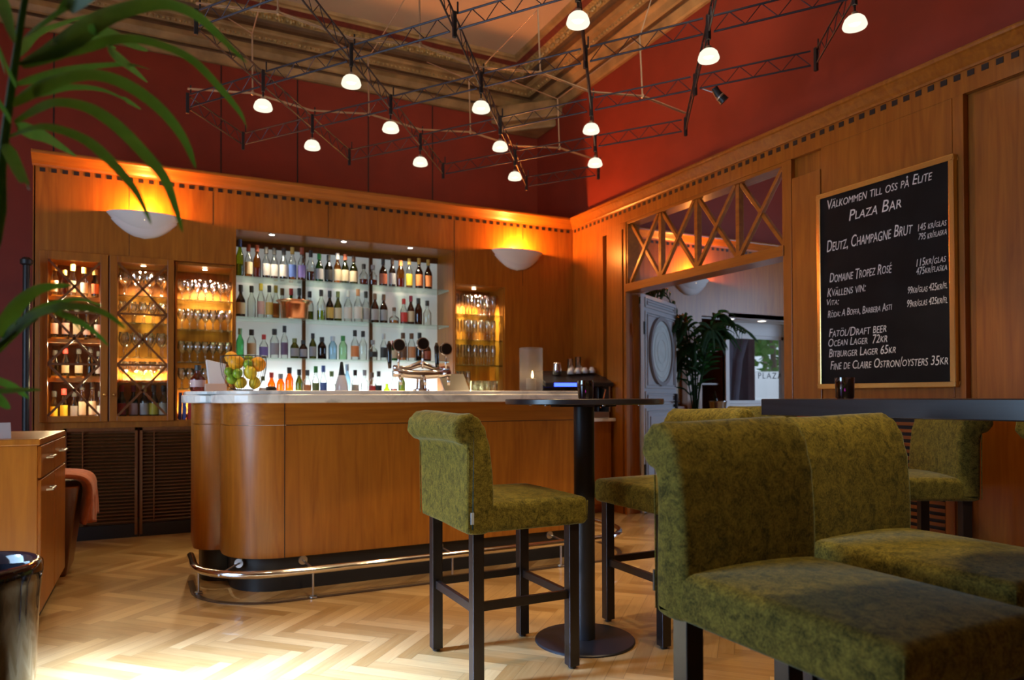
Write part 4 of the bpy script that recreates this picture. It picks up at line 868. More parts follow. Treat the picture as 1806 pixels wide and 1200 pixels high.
sconce('b', 3.285, 2.590, YW, .285, 'white half-bowl wall sconce above the narrow champagne glass niche', 62)
sconce('c', 5.53, 2.47, YW, .27, 'white half-bowl wall sconce in the next room, seen through the doorway lattice')

# ------------------------------------------------------------------ bar stools
SP = [(.10, .62), (.106, .70), (.104, .80), (.096, .89), (.085, .955), (.066, 1.005), (.036, 1.036), (.002, 1.045), (-.034, 1.032), (-.058, 1.0), (-.06, .965), (-.044, .937), (-.018, .926), (-.003, .90), (0, .84), (0, .72), (0, .61), (.012, .592), (.05, .588), (.088, .594)]
def backrest(W, pleat=True):
    pr = smooth_closed(SP, 3); n = len(pr); ce = Vector((.04, .80))
    nor = []
    for i in range(n):
        t = pr[(i+1) % n]-pr[i-1]; nn = Vector((t.y, -t.x)).normalized(); nor.append(nn)
    area = sum(pr[i].x*pr[(i+1) % n].y-pr[(i+1) % n].x*pr[i].y for i in range(n))
    if area < 0: nor = [-q for q in nor]
    r = .022; st = []
    m = 5
    st = [(-W/2+r*k/m, r*(1-math.sqrt(max(0, 1-(1-k/m)**2)))) for k in range(m+1)]
    st += [(-W/2+r+(W-2*r)*k/10, 0) for k in range(1, 10)]
    st += [(W/2-r*(m-k)/m, r*(1-math.sqrt(max(0, 1-(k/m)**2)))) for k in range(0, m+1)]
    b = MB(); vs = []; fs = []
    for (y, ins) in st:
        edge = max(0, 1-(W/2-abs(y))/.10)
        for i in range(n):
            p = pr[i]-nor[i]*ins
            if pleat and p.y > .91 and edge > 0:
                a = math.atan2(p.y-.985, p.x-.005); p = p+nor[i]*(.0028*edge*math.sin(a*9+edge*2.0))
            p = p+nor[i]*.004*math.sin(y*9+p.y*6)
            vs.append((p.x, y, p.y))
    for s_ in range(len(st)-1):
        for i in range(n): fs.append((s_*n+i, s_*n+(i+1) % n, (s_+1)*n+(i+1) % n, (s_+1)*n+i))
    fs += [tuple(range(n)), tuple((len(st)-1)*n+i for i in range(n-1, -1, -1))]
    return b.add(vs, fs)
def stool(label, loc, rz, W=.52, D=.53, lg=.046, back_label=None, group='green velvet bar stools', care=False, zip_=False):
    t = thing('bar_stool', label, 'bar stool', loc, rz, group)
    backrest(W).build('backrest', M['velvet'], t, smooth=True, angle=1.2)
    MB().rbox(.003, D, -W/2+.002, W/2-.002, .588, .700, .024, 8, .016).build('seat', M['velvet'], t, smooth=True)
    for s_ in (-1, 1):
        pp = MB(); pp.tube([(-.001, s_*(W/2-.004), .60), (-.002, s_*(W/2-.004), .76), (-.003, s_*(W/2-.004), .915)], .0022, 6); pp.build('piping', M['velvet'], t, smooth=True)
        pp = MB(); pp.tube([(D-.006, s_*(W/2-.008), .605), (D-.004, s_*(W/2-.006), .685)], .0022, 6); pp.build('piping', M['velvet'], t, smooth=True)
    xs = (.030, D-.030-lg)
    for x in xs:
        for y in (-W/2+.028, W/2-.028-lg):
            l = MB().box(x, x+lg, y, y+lg, .012, .592).build('leg', M['wenge'], t, bevel=.003)
            MB().lathe([(.014, 0), (.016, .003), (.016, .013)], (x+lg/2, y+lg/2, 0), 10).build('glide', M['black'], l)
    h = .034
    for y in (-W/2+.028+lg/2, W/2-.028-lg/2):
        MB().box(xs[0]+lg-.004, xs[1]+.004, y-.010, y+.010, .285, .285+h).build('stretcher', M['wenge'], t, bevel=.002)
    for x in (xs[0]+lg/2, xs[1]+lg/2):
        MB().box(x-.010, x+.010, -W/2+.028+lg-.004, W/2-.028-lg+.004, .275, .275+h).build('stretcher', M['wenge'], t, bevel=.002)
    if care: MB().box(.008, .020, -W/2-.004, -W/2+.001, .628, .672).build('care_tag', plain('blue_tag', (.42, .55, .75), .6), t)
    if zip_: MB().box(-.008, -.002, -W/2+.0, -W/2+.006, .64, .69).build('zip_pull', M['blackmetal'], t)
    return t
stool('green velvet bar stool before the bar, its rolled back turned away from the round table', (1.04, 2.715, 0), 0, W=.54, care=True)
stool('green velvet bar stool on the doorway side of the round table, mostly hidden', (2.45, 2.72, 0), PI, W=.53, D=.51)
stool('large green velvet bar stool with pleated roll back, closest of all to the camera', (1.275, 1.365, 0), -PI/2, W=.43, D=.63, lg=.05, zip_=True)
stool('green velvet bar stool tucked between the large close stool and the long black table', (1.85, 1.505, 0), -PI/2, W=.44, D=.63, lg=.05)
stool('dark green velvet bar stool by the wall, in front of the louvred grille', (3.705, 2.287, 0), PI*150/180, W=.50, D=.53)
stool('dark green velvet stool at the doorway end of the long table, only its top showing', (3.44, 3.36, 0), PI, W=.52, D=.53)
stool('green velvet stool past the long table, only its rolled back end in view', (3.33, 1.60, 0), -PI/2, W=.5, D=.55)

# ------------------------------------------------------------------ tables
t = thing('round_bar_table', 'tall round black bar table on a disc foot beside the green stools', 'table', (1.741, 2.752, 0))
MB().lathe([(.001, 1.070), (.352, 1.070), (.358, 1.074), (.358, 1.092), (.354, 1.0955), (.001, 1.0955)], n=64).build('tabletop', M['tabletop'], t, smooth=True, angle=.5)
MB().lathe([(.047, .012), (.047, 1.062)], n=28).build('column', M['blackmetal'], t, smooth=True)
MB().lathe([(.001, 0), (.226, 0), (.226, .006), (.222, .010), (.001, .012)], n=56).build('foot', M['blackmetal'], t, smooth=True, angle=.5)
MB().box(-.15, .15, -.04, .04, 1.060, 1.070).box(-.04, .04, -.15, .15, 1.060, 1.070).build('top_bracket', M['blackmetal'], t)
g = MB()
for k in range(6): a = k*PI/3+.3; g.lathe([(.001, 1.064), (.007, 1.065), (.007, 1.070)], (.25*math.cos(a), .25*math.sin(a), 0), 8)
g.build('screw_heads', M['brushed'], t)
t = thing('long_bar_table', 'long rectangular tall black bar table with thick top by the panelled wall', 'table', (2.52, 1.45, 0))
MB().box(-.27, .27, -.95, .735, 1.026, 1.0935).build('tabletop', M['tabletop'], t, bevel=.004)
for y in (.42, -.62):
    MB().lathe([(.045, .012), (.045, 1.016)], (0, y, 0), 24).build('column', M['blackmetal'], t, smooth=True)
    MB().lathe([(.001, 0), (.215, 0), (.215, .007), (.001, .012)], (0, y, 0), 40).build('foot', M['blackmetal'], t, smooth=True, angle=.5)
    MB().box(-.16, .16, y-.05, y+.05, 1.014, 1.026).build('top_bracket', M['blackmetal'], t)
def votive(loc, label):
    v = thing('votive_glass', label, 'candle holder', loc, 0, 'purple votive glasses')
    MB().lathe([(.001, 0), (.030, 0), (.034, .006), (.036, .082), (.033, .082), (.031, .012), (.001, .012)], n=24).build('glass_cup', M['purpleglass'], v, smooth=True, angle=.6)
    MB().lathe([(.001, .012), (.019, .012), (.019, .028), (.001, .028)], n=16).build('tea_light', plain('tea_light_wax', (.7, .55, .6), .5), v)
    MB().lathe([(.001, .028), (.003, .032), (.001, .041)], n=8).build('flame', emis('violet_flame', (.9, .4, .9), 10), v)
votive((1.730, 2.72, 1.0955), 'small dark purple votive glass on the round table')
votive((2.40, 1.90, 1.0935), 'small dark purple votive glass on the long black table under the chalkboard')

# ------------------------------------------------------------------ chalkboard
cbd = thing('chalkboard', 'brass-framed black chalkboard with a handwritten drinks menu on the panelled wall', 'chalkboard', (3.935, 2.845, 1.15))
by0, by1, bz0, bz1 = 2.393, 3.30, 1.152, 2.437
rel(MB().box(3.915, 3.945, by0+.01, by1-.01, bz0+.01, bz1-.01), cbd).build('slate', plain('slate_black', (.009, .009, .010), .6, noise=.4, nscale=4), cbd)
fw_ = .030
cbd.children[0].data.materials[0].node_tree.nodes['Principled BSDF'].inputs['Specular IOR Level'].default_value = .12
rel(MB().box(3.905, 3.945, by0, by1, bz0, bz0+fw_).box(3.905, 3.945, by0, by1, bz1-fw_, bz1).box(3.905, 3.945, by0, by0+fw_, bz0+fw_, bz1-fw_).box(3.905, 3.945, by1-fw_, by1, bz0+fw_, bz1-fw_), cbd).build('brass_frame', M['brass'], cbd, bevel=.004)
CH = plain('white_chalk', (.88, .87, .86), .9)
TL = [('Välkommen till oss på Elite', 3.217, 2.326, 2.516, .060), ('Plaza Bar', 3.057, 2.213, 2.705, .072), ('Deutz, Champagne Brut', 3.225, 2.047, 2.635, .074), ('145 kr/glas', 2.604, 2.052, 2.418, .040), ('795 kr/flaska', 2.6, 2.000, 2.42, .040),
      ('Domaine Tropez Rosé', 3.205, 1.843, 2.768, .062), ('115kr/glas', 2.615, 1.850, 2.443, .044), ('475kr/flaska', 2.616, 1.803, 2.427, .042), ('Kvällens vin:', 3.223, 1.753, 2.943, .058), ('99kr/glas 425kr/fl', 2.668, 1.700, 2.412, .042), ('Vita:', 3.229, 1.696, 3.136, .042),
      ('99kr/glas 425kr/fl', 2.673, 1.622, 2.408, .042), ('Röda: A Boffa, Barbera Asti', 3.221, 1.617, 2.77, .048), ('Fatöl/Draft beer', 3.213, 1.489, 2.807, .056), ('Ocean Lager  72kr', 3.219, 1.429, 2.802, .052), ('Bitburger Lager 65kr', 3.215, 1.359, 2.748, .052), ('Fine de Claire Ostron/oysters 35kr', 3.204, 1.278, 2.423, .056)]
tobs = []
for s_, ya, zb, yb, cap in TL:
    body = s_.translate(str.maketrans('åäöé', 'aaoe'))
    o = text(body, (0, 0, 0), (0, 0, 0), cap/.70, CH, None, 'chalk_lettering', small=.74, shear=.20, ext=.0004); o.data.offset = -.0004
    acc = []                                       # rings, dots and accents go over the small capitals
    for i, ch in enumerate(s_):
        if ch in 'åäöé':
            pre = [text(body[:k], (0, 0, 0), (0, 0, 0), cap/.70, CH, None, 'chalk_lettering', small=.74, shear=.20, ext=.0004) for k in (i, i+1)]
            acc.append((ch, pre, cap))
    tobs.append((o, ya, zb, max(yb, 2.438), acc))
bpy.context.view_layer.update(); dg = bpy.context.evaluated_depsgraph_get()
rng = random.Random(5)
for o, ya, zb, yb, acc in tobs:
    me = bpy.data.meshes.new_from_object(o.evaluated_get(dg)); bm = bmesh.new(); bm.from_mesh(me)
    xs = [v.co.x for v in bm.verts]; x0, sx = min(xs), (ya-yb)/(max(xs)-min(xs))
    bmesh.ops.remove_doubles(bm, verts=bm.verts, dist=1e-6)
    seen = set()
    for v0 in list(bm.verts):                      # each letter wobbles a little, as a hand writes it
        if v0 in seen: continue
        st, isl = [v0], []
        seen.add(v0)
        while st:
            v = st.pop(); isl.append(v)
            for e in v.link_edges:
                u = e.other_vert(v)
                if u not in seen: seen.add(u); st.append(u)
        c = sum((v.co for v in isl), Vector())/len(isl); a_ = rng.uniform(-.07, .07); k_ = rng.uniform(.93, 1.08); dz = rng.uniform(-.0018, .0018)
        for v in isl:
            d = v.co-c; v.co = Vector((c.x+(d.x*math.cos(a_)-d.y*math.sin(a_)), c.y+(d.x*math.sin(a_)+d.y*math.cos(a_))*k_+dz, v.co.z))
    for ch, pre, cap in acc:
        xe = []
        for q in pre:
            mq = bpy.data.meshes.new_from_object(q.evaluated_get(dg)); xe.append(max([v.co.x for v in mq.vertices], default=0)); bpy.data.objects.remove(q, do_unlink=True)
        cx, cz, r_ = (xe[0]+xe[1])/2+.08*cap, cap*.74+.16*cap, .055*cap
        def dot(x, y, r, r2=0):
            n = 10; P = [bm.verts.new((x+r*math.cos(2*PI*k/n), y+r*math.sin(2*PI*k/n), .0004)) for k in range(n)]
            if not r2: bm.faces.new(P); return
            Q = [bm.verts.new((x+r2*math.cos(2*PI*k/n), y+r2*math.sin(2*PI*k/n), .0004)) for k in range(n)]
            for k in range(n): bm.faces.new((P[k], P[(k+1) % n], Q[(k+1) % n], Q[k]))
        if ch in 'äö': dot(cx-.13*cap, cz, r_); dot(cx+.13*cap, cz, r_)
        elif ch == 'å': dot(cx, cz+.03*cap, .12*cap, .06*cap)
        else:
            bm.faces.new([bm.verts.new((cx+a_*cap, cz+b_*cap, .0004)) for a_, b_ in ((-.10, -.08), (-.03, -.08), (.14, .08), (.05, .08))])
    for v in bm.verts: v.co = Vector((3.9145-v.co.z, ya-(v.co.x-x0)*sx, zb+v.co.y))-Vector(cbd.location)
    bmesh.ops.recalc_face_normals(bm, faces=bm.faces); bm.to_mesh(me); bm.free()
    n_ = bpy.data.objects.new('chalk_lettering', me); COL.objects.link(n_); n_.parent = cbd
    me.materials.clear(); me.materials.append(CH)
    bpy.data.objects.remove(o, do_unlink=True)
# louvred grille below it
t = thing('wall_grille', 'wooden slatted radiator grille low on the panelled wall behind the stools', 'grille', (3.94, 2.78, .12))
gy0, gy1, gz0, gz1 = 2.47, 3.10, .28, 1.0
rel(MB().box(3.93, 3.952, gy0-.05, gy0, gz0-.05, gz1+.04).box(3.93, 3.952, gy1, gy1+.05, gz0-.05, gz1+.04).box(3.93, 3.952, gy0, gy1, gz1, gz1+.04).box(3.93, 3.952, gy0, gy1, gz0-.05, gz0), t).build('frame', M['wood'], t)
rel(MB().box(3.944, 3.949, gy0, gy1, gz0, gz1), t).build('dark_back', M['black'], t)
sl = MB()
for k in range(18): sl.box(3.928, 3.944, gy0, gy1, gz0+.012+.04*k, gz0+.012+.04*k+.019)
rel(sl, t).build('slats', M['slaty'], t)

# ------------------------------------------------------------------ sideboard, blanket, bin, pole
t = thing('sideboard', 'cherry wood service cabinet with small steel drawer handles at the room side', 'cabinet', (-1.1, 4.5, 0))
rel(MB().box(-1.7, -.50, 3.985, 5.0, .09, .885), t).build('body', M['wood'], t, bevel=.003)
rel(MB().box(-1.71, -.488, 3.975, 5.01, .885, .915), t).build('top', M['wood'], t, bevel=.004)
rel(MB().box(-1.68, -.53, 4.01, 4.98, 0, .09), t).build('plinth', M['black'], t)
for (y0, y1, z0, z1, hz) in ((3.995, 4.495, .73, .88, .815), (3.995, 4.495, .10, .72, .655), (4.505, 4.99, .73, .88, .815), (4.505, 4.99, .10, .72, None)):
    d = rel(MB().box(-.502, -.486, y0, y1, z0, z1), t).build('drawer' if z0 > .5 else 'door', M['wood'], t, bevel=.003)
    if hz:
        yc = (y0+y1)/2; g = MB().tube([(-.486, yc-.07, hz), (-.462, yc-.07, hz), (-.462, yc+.07, hz), (-.486, yc+.07, hz)], .006, 8)
        rel(g, t).build('handle', M['brushed'], d, smooth=True, angle=.8)
t = thing('card_holder', 'white folded menu card standing on the wooden service cabinet', 'card', (-.675, 4.12, .915), .3)
MB().add([(-.05, -.02, 0), (.05, -.02, 0), (.05, 0, .075), (-.05, 0, .075), (.05, .02, 0), (-.05, .02, 0)], [(0, 1, 2, 3), (4, 5, 3, 2)]).build('card', M['paper'], t)
t.children[0].modifiers.new('t', 'SOLIDIFY').thickness = .002
t = thing('log_bin', 'dark tapered wooden bin under the orange blanket behind the service cabinet', 'bin', (-.66, 5.42, 0))
MB().add([(x, y, z) for (x, y, z) in ((-.16, -.22, 0), (.16, -.22, 0), (.16, .22, 0), (-.16, .22, 0), (-.23, -.28, .56), (.23, -.28, .56), (.23, .28, .56), (-.23, .28, .56))], [(0, 3, 2, 1), (4, 5, 6, 7), (0, 1, 5, 4), (1, 2, 6, 5), (2, 3, 7, 6), (3, 0, 4, 7)]).build('staved_body', M['wooddark'], t, bevel=.01)
bl = MB(); nu, nv = 26, 22; vs = []
prof_b = spline([(-.24, .60), (-.08, .625), (.10, .615), (.22, .60), (.262, .56), (.268, .48), (.262, .40), (.255, .30)], 4)[:]
for i, p in enumerate(prof_b):
    for j in range(nv):
        y = -.27+.5*j/(nv-1); s_ = i/len(prof_b)
        wv = .016*math.sin(j*1.15+i*.12)*(.35+s_)+.01*math.sin(j*2.3)
        ln = 1-.25*max(0, math.sin(j*.35+.6))*max(0, s_-.6)
        vs.append((p.x+wv*(.3+s_), y*(1-.12*s_), .60+(p.y-.60)*ln+wv*.5*(1-s_)))
nn = len(prof_b)
bl.add(vs, [(i*nv+j, i*nv+j+1, (i+1)*nv+j+1, (i+1)*nv+j) for i in range(nn-1) for j in range(nv-1)])
bo = bl.build('blanket', plain('burnt_orange_wool', (.42, .10, .03), .95, sheen=.15, noise=.15, nscale=40), None, smooth=True, loc=(-.66, 5.42, .0))
md = bo.modifiers.new('t', 'SOLIDIFY'); md.thickness = .022; md.offset = 1; tag(bo, 'burnt orange blanket draped over the dark bin behind the service cabinet', 'blanket')
t = thing('waste_bin', 'glossy black round waste bin with rolled rim in the corner of the room', 'bin', (-.433, 2.20, 0))
MB().lathe([(.001, 0), (.135, 0), (.140, .01), (.164, .60), (.168, .64), (.172, .66), (.170, .682), (.158, .690), (.146, .682), (.140, .655), (.125, .05), (.001, .045)], n=48).build('drum', M['blackgloss'], t, smooth=True)
t.children[0].name = 'drum'
t = thing('black_pole', 'thin black floor pole with a finial standing beside the panelled back wall', 'pole', (-.862, 6.285, 0))
MB().lathe([(.001, 0), (.14, 0), (.14, .02), (.03, .03)], n=28).build('base', M['black'], t, smooth=True, angle=.5)
MB().lathe([(.023, .02), (.023, 2.10)], n=14).build('shaft', M['black'], t, smooth=True)
MB().lathe([(.023, 2.09), (.040, 2.10), (.042, 2.13), (.02, 2.15), (.001, 2.152)], n=16).build('finial', M['black'], t, smooth=True, angle=.6)

# ------------------------------------------------------------------ lattice of light trusses
TRZ = 3.20
tr = thing('lighting_truss', 'hanging lattice of thin dark metal trusses with bronze rods under the ceiling', 'light truss', (1.9, 4.0, TRZ))
nodes = {}
for k in range(8):
    y = 6.09-.605*k
    for i in range(5):
        x = (.62 if k % 2 == 0 else .19)+.862*i
        if x < 3.75: nodes[(k, i)] = Vector((x-1.9, y-4.0, 0))
edges = []
for (k, i) in nodes:
    for i2 in ((i, i+1) if k % 2 == 0 else (i-1, i)):
        if (k+1, i2) in nodes: edges.append(((k, i), (k+1, i2)))
for a, b in edges:
    p, q = nodes[a], nodes[b]; d = (q-p).normalized(); p2, q2 = p+d*.03, q-d*.03
    g = MB(); hh = .045
    for s_ in (-1, 1): g.tube([p2+Vector((0, 0, hh*s_)), q2+Vector((0, 0, hh*s_))], .0058, 6)
    n = 8
    for m_ in range(n):
        a_ = p2+(q2-p2)*m_/n; b_ = p2+(q2-p2)*(m_+1)/n; s_ = 1 if m_ % 2 else -1
        g.tube([a_+Vector((0, 0, hh*s_)), b_+Vector((0, 0, -hh*s_))], .0028, 5)
    g.build('truss_segment', M['truss'], tr, merge=False)
for key, p in nodes.items():
    g = MB().box(p.x-.011, p.x+.011, p.y-.011, p.y+.011, -.085, .060); g.tube([p+Vector((.02, 0, .05)), p+Vector((.02, 0, .12))], .006, 6)
    g.build('node_block', M['blackmetal'], tr, bevel=.003)
for k in (1, 3):
    for i in range(4):
        a, b = nodes[(k, i)], nodes[(k, i+1)]; up = Vector((0, 0, .09)); mid = (a+b)/2+Vector((0, -.03, .13))
        for s_ in (-.009, .009):
            MB().tube([a+up+Vector((0, s_, 0)), mid+Vector((0, s_, 0)), b+up+Vector((0, s_, 0))], .0042, 6).build('conductor_rod', M['bronze'], tr, merge=False)
        top = mid+Vector((0, .03, .45))
        MB().tube([mid, top], .006, 6).lathe([(.001, -.02), (.012, -.012), (.012, .012), (.001, .02)], mid, 8).build('hanger_rod', M['bronze'], tr)
        if k == 1:
            a3, b3 = nodes[(3, i)], nodes[(3, i+1)]; t3 = (a3+b3)/2+Vector((0, .0, .58))
            MB().tube([top, t3], .0042, 6).build('tie_rod', M['bronze'], tr)
            MB().tube([top, top+Vector((-.1, .75, .45))], .0042, 6).build('tie_rod', M['bronze'], tr)
        else:
            MB().tube([top, Vector((top.x, top.y-.7, ZC-TRZ))], .0042, 6).build('tie_rod', M['bronze'], tr)
SH = emis('opal_glow', (1, .90, .68), 1.25); BU = emis('halogen_core', (1, .95, .82), 9)
lamp_names = {(2, 0): 'above the glass-doored cabinets', (1, 1): 'low over the sconce end of the bar', (3, 1): 'over the curved end of the bar', (2, 1): 'over the middle of the bottle niche', (1, 2): 'beside the ninth wall seam, over the copper reflection',
              (3, 2): 'under the carved cornice corner', (2, 2): 'over the beer taps', (1, 3): 'over the narrow champagne niche', (3, 3): 'against the red wall corner', (2, 3): 'just above the panel corner',
              (5, 2): 'against the gilded cornice', (5, 3): 'in front of the red wall over the doorway', (6, 3): 'at the top above the chalkboard', (4, 4): None, (7, 3): None}
lamp_mesh = None
for (key, nm) in lamp_names.items():
    if nm is None or key not in nodes: continue
    p = nodes[key]+tr.location
    if key == (1, 2): nm = 'over the centre of the bottle shelves, lower one'
    t = thing('truss_lamp', 'glowing opal glass lamp on the truss, '+nm, 'lamp', (p.x, p.y, TRZ-.085), 0, 'opal lamps under the truss')
    if lamp_mesh is None:
        lamp_mesh = [('stem', MB().tube([(0, 0, 0), (0, 0, -.055)], .006, 8).mesh('stem', M['blackmetal'], True)),
                     ('socket', MB().lathe([(.001, -.035), (.016, -.037), (.018, -.058), (.001, -.066)], n=14).mesh('socket', M['brushed'], True)),
                     ('shade', MB().lathe([(.016, -.055), (.036, -.060), (.049, -.073), (.057, -.094), (.060, -.108), (.056, -.116), (.050, -.108), (.050, -.096), (.044, -.080), (.030, -.067), (.016, -.062)], n=24).mesh('shade', SH, True)),
                     ('bulb', MB().lathe([(.001, -.066), (.028, -.070), (.034, -.086), (.024, -.098), (.001, -.10)], n=18).mesh('bulb', BU, True))]
    for pn, me in lamp_mesh:
        o = bpy.data.objects.new(pn, me); COL.objects.link(o); o.parent = t
    light('truss_lamp_light', 'SPOT', (p.x, p.y, TRZ-.085-.135), 22 if key[0] <= 2 else 52, WARM, rot=(0, 0, 0), spot_size=1.12, spot_blend=.35, shadow_soft_size=.03)
    light('truss_lamp_spill', 'POINT', (p.x, p.y, TRZ-.085-.05), .4, WARM, shadow_soft_size=.03)
# the same row of lamps carries on out of the frame towards the service cabinet
for x in (.19, 1.05): light('truss_lamp_light', 'SPOT', (x, 3.065, 2.98), 40, WARM, rot=(0, 0, 0), spot_size=1.12, spot_blend=.35, shadow_soft_size=.03)
# two more lamps of the lattice above the camera, tipped towards the bar
for (x, e) in ((1.25, 85), (2.1, 85)):
    light('truss_lamp_light', 'SPOT', (x, 1.04, 2.98), e, WARM, target=(x+.1, 2.06, .85), spot_size=.95, spot_blend=.06, shadow_soft_size=.03)
t = thing('black_spotlight', 'small black spotlight aimed from the truss at the red wall above the doorway', 'spotlight', (3.30, 3.56, 3.10))
MB().tube([(-.06, .09, .06), (0, 0, 0)], .004, 6).build('arm', M['brushed'], t)
MB().tube([(-.03, .0, .035), (.0, 0, .0), (.04, -.02, -.05)], [.022, .026, .034], 14).build('housing', M['blackmetal'], t, smooth=True, angle=.7)
MB().tube([(.012, -.006, -.015), (.02, -.01, -.025)], [.0305, .0315], 14).build('silver_band', M['brushed'], t, smooth=True)
# added light in mid-air, without a fitting, to wash the ceiling
light('ceiling_wash', 'SPOT', (2.6, 2.6, 3.35), 110, (1, .86, .66), target=(3.3, 5.2, ZC), spot_size=1.6, spot_blend=.8, shadow_soft_size=.1)

# ------------------------------------------------------------------ palms
def leaflet(mb, pts, wd, fold=.18):
    P = spline(pts, 4); n = len(P); vs = []; fs = []
    for i, p in enumerate(P):
        t = (P[min(i+1, n-1)]-P[max(i-1, 0)]).normalized()
        view = Vector((0, -.8, .6)) if abs(t.y) < .85 else Vector((1, 0, .3))
        sd = t.cross(view).normalized(); up = sd.cross(t)
        u = i/(n-1); ww = wd*.62*min(1, (u*5+.30))*(1-u**2.2)**.8+.0007
        vs += [p-sd*ww-up*ww*fold, p+up*ww*fold*.5, p+sd*ww-up*ww*fold]
    for i in range(n-1):
        a = i*3; fs += [(a, a+1, a+4, a+3), (a+1, a+2, a+5, a+4)]
    mb.add(vs, fs)
FR1 = [
(0.034,[(-0.172, 1.198, 1.571), (-0.129, 1.195, 1.605), (-0.076, 1.187, 1.656), (-0.021, 1.178, 1.686), (0.017, 1.178, 1.696), (0.056, 1.178, 1.686), (0.088, 1.182, 1.662), (0.126, 1.182, 1.629)]),
(0.02,[(-0.175, 1.199, 1.573), (-0.103, 1.187, 1.605), (-0.049, 1.183, 1.631), (-0.002, 1.184, 1.635), (0.046, 1.184, 1.621), (0.086, 1.188, 1.587), (0.119, 1.196, 1.553), (0.13, 1.215, 1.536)]),
(0.014,[(-0.18, 1.202, 1.543), (-0.133, 1.234, 1.585), (-0.1, 1.273, 1.616), (-0.043, 1.3, 1.643), (-0.011, 1.34, 1.657)]),
(0.026,[(-0.184, 1.204, 1.515), (-0.146, 1.193, 1.546), (-0.102, 1.179, 1.565), (-0.066, 1.169, 1.566), (-0.03, 1.159, 1.551), (0.007, 1.149, 1.521), (0.035, 1.143, 1.482), (0.051, 1.144, 1.441)]),
(0.02,[(-0.18, 1.203, 1.491), (-0.145, 1.185, 1.515), (-0.118, 1.171, 1.52), (-0.082, 1.154, 1.51), (-0.047, 1.136, 1.482), (-0.009, 1.118, 1.438), (0.01, 1.109, 1.41), (0.023, 1.103, 1.371), (0.032, 1.099, 1.335)]),
(0.016,[(-0.187, 1.207, 1.471), (-0.153, 1.181, 1.482), (-0.125, 1.159, 1.477), (-0.089, 1.134, 1.459), (-0.063, 1.113, 1.433), (-0.039, 1.094, 1.402), (-0.022, 1.077, 1.373), (-0.007, 1.062, 1.334)]),
(0.018,[(-0.177, 1.201, 1.483), (-0.156, 1.284, 1.504), (-0.144, 1.371, 1.519), (-0.127, 1.455, 1.528)]),
(0.014,[(-0.205, 1.214, 1.607), (-0.206, 1.252, 1.607), (-0.208, 1.29, 1.605), (-0.211, 1.329, 1.603)]),
(0.013,[(-0.192, 1.209, 1.463), (-0.174, 1.163, 1.424), (-0.158, 1.119, 1.39), (-0.144, 1.075, 1.366)]),
(0.012,[(-0.198, 1.21, 1.67), (-0.18, 1.145, 1.611), (-0.162, 1.081, 1.552)]),
(0.024,[(-0.168, 1.195, 1.61), (-0.122, 1.127, 1.624), (-0.084, 1.064, 1.621), (-0.055, 1.005, 1.612)]),
(0.013,[(-0.155, 1.19, 1.527), (-0.126, 1.236, 1.564), (-0.081, 1.275, 1.586), (-0.044, 1.318, 1.59), (-0.025, 1.37, 1.598)]),
(0.018,[(-0.177, 1.2, 1.543), (-0.182, 1.147, 1.551), (-0.185, 1.092, 1.563)]),
(0.018,[(-0.184, 1.205, 1.495), (-0.188, 1.151, 1.498), (-0.198, 1.1, 1.498)]),
(0.014,[(-0.088, 1.155, 1.622), (-0.06, 1.252, 1.664), (-0.037, 1.352, 1.699), (-0.015, 1.452, 1.737)]),
(0.016,[(-0.063, 1.143, 1.594), (-0.049, 1.247, 1.626), (-0.032, 1.35, 1.654), (-0.016, 1.454, 1.68)]),
(0.012,[(-0.178, 1.201, 1.582), (-0.17, 1.3, 1.662), (-0.142, 1.389, 1.729), (-0.108, 1.476, 1.794)]),
(0.01,[(-0.134, 1.178, 1.598), (-0.109, 1.284, 1.669), (-0.089, 1.393, 1.714), (-0.069, 1.501, 1.752)]),
]
FR2 = [
(0.02,[(-0.203, 1.274, 1.191), (-0.197, 1.282, 1.223), (-0.181, 1.285, 1.251), (-0.16, 1.285, 1.269), (-0.137, 1.285, 1.275), (-0.118, 1.286, 1.277)]),
(0.016,[(-0.211, 1.278, 1.17), (-0.191, 1.268, 1.201), (-0.167, 1.256, 1.224), (-0.138, 1.241, 1.236), (-0.117, 1.231, 1.239), (-0.087, 1.216, 1.235), (-0.063, 1.204, 1.224), (-0.041, 1.193, 1.204)]),
(0.008,[(-0.187, 1.266, 1.211), (-0.16, 1.274, 1.237), (-0.132, 1.283, 1.251), (-0.103, 1.29, 1.256), (-0.077, 1.3, 1.248)]),
(0.01,[(-0.139, 1.242, 1.232), (-0.123, 1.25, 1.227), (-0.1, 1.256, 1.215), (-0.082, 1.264, 1.201), (-0.068, 1.274, 1.184)]),
(0.008,[(-0.127, 1.236, 1.231), (-0.117, 1.286, 1.223), (-0.108, 1.338, 1.21)]),
(0.008,[(-0.222, 1.285, 1.113), (-0.192, 1.27, 1.114), (-0.173, 1.26, 1.115), (-0.152, 1.25, 1.114)]),
(0.014,[(-0.218, 1.283, 1.131), (-0.206, 1.295, 1.127), (-0.193, 1.307, 1.119), (-0.177, 1.318, 1.102)]),
(0.014,[(-0.222, 1.285, 1.113), (-0.207, 1.289, 1.098), (-0.197, 1.295, 1.086)]),
]

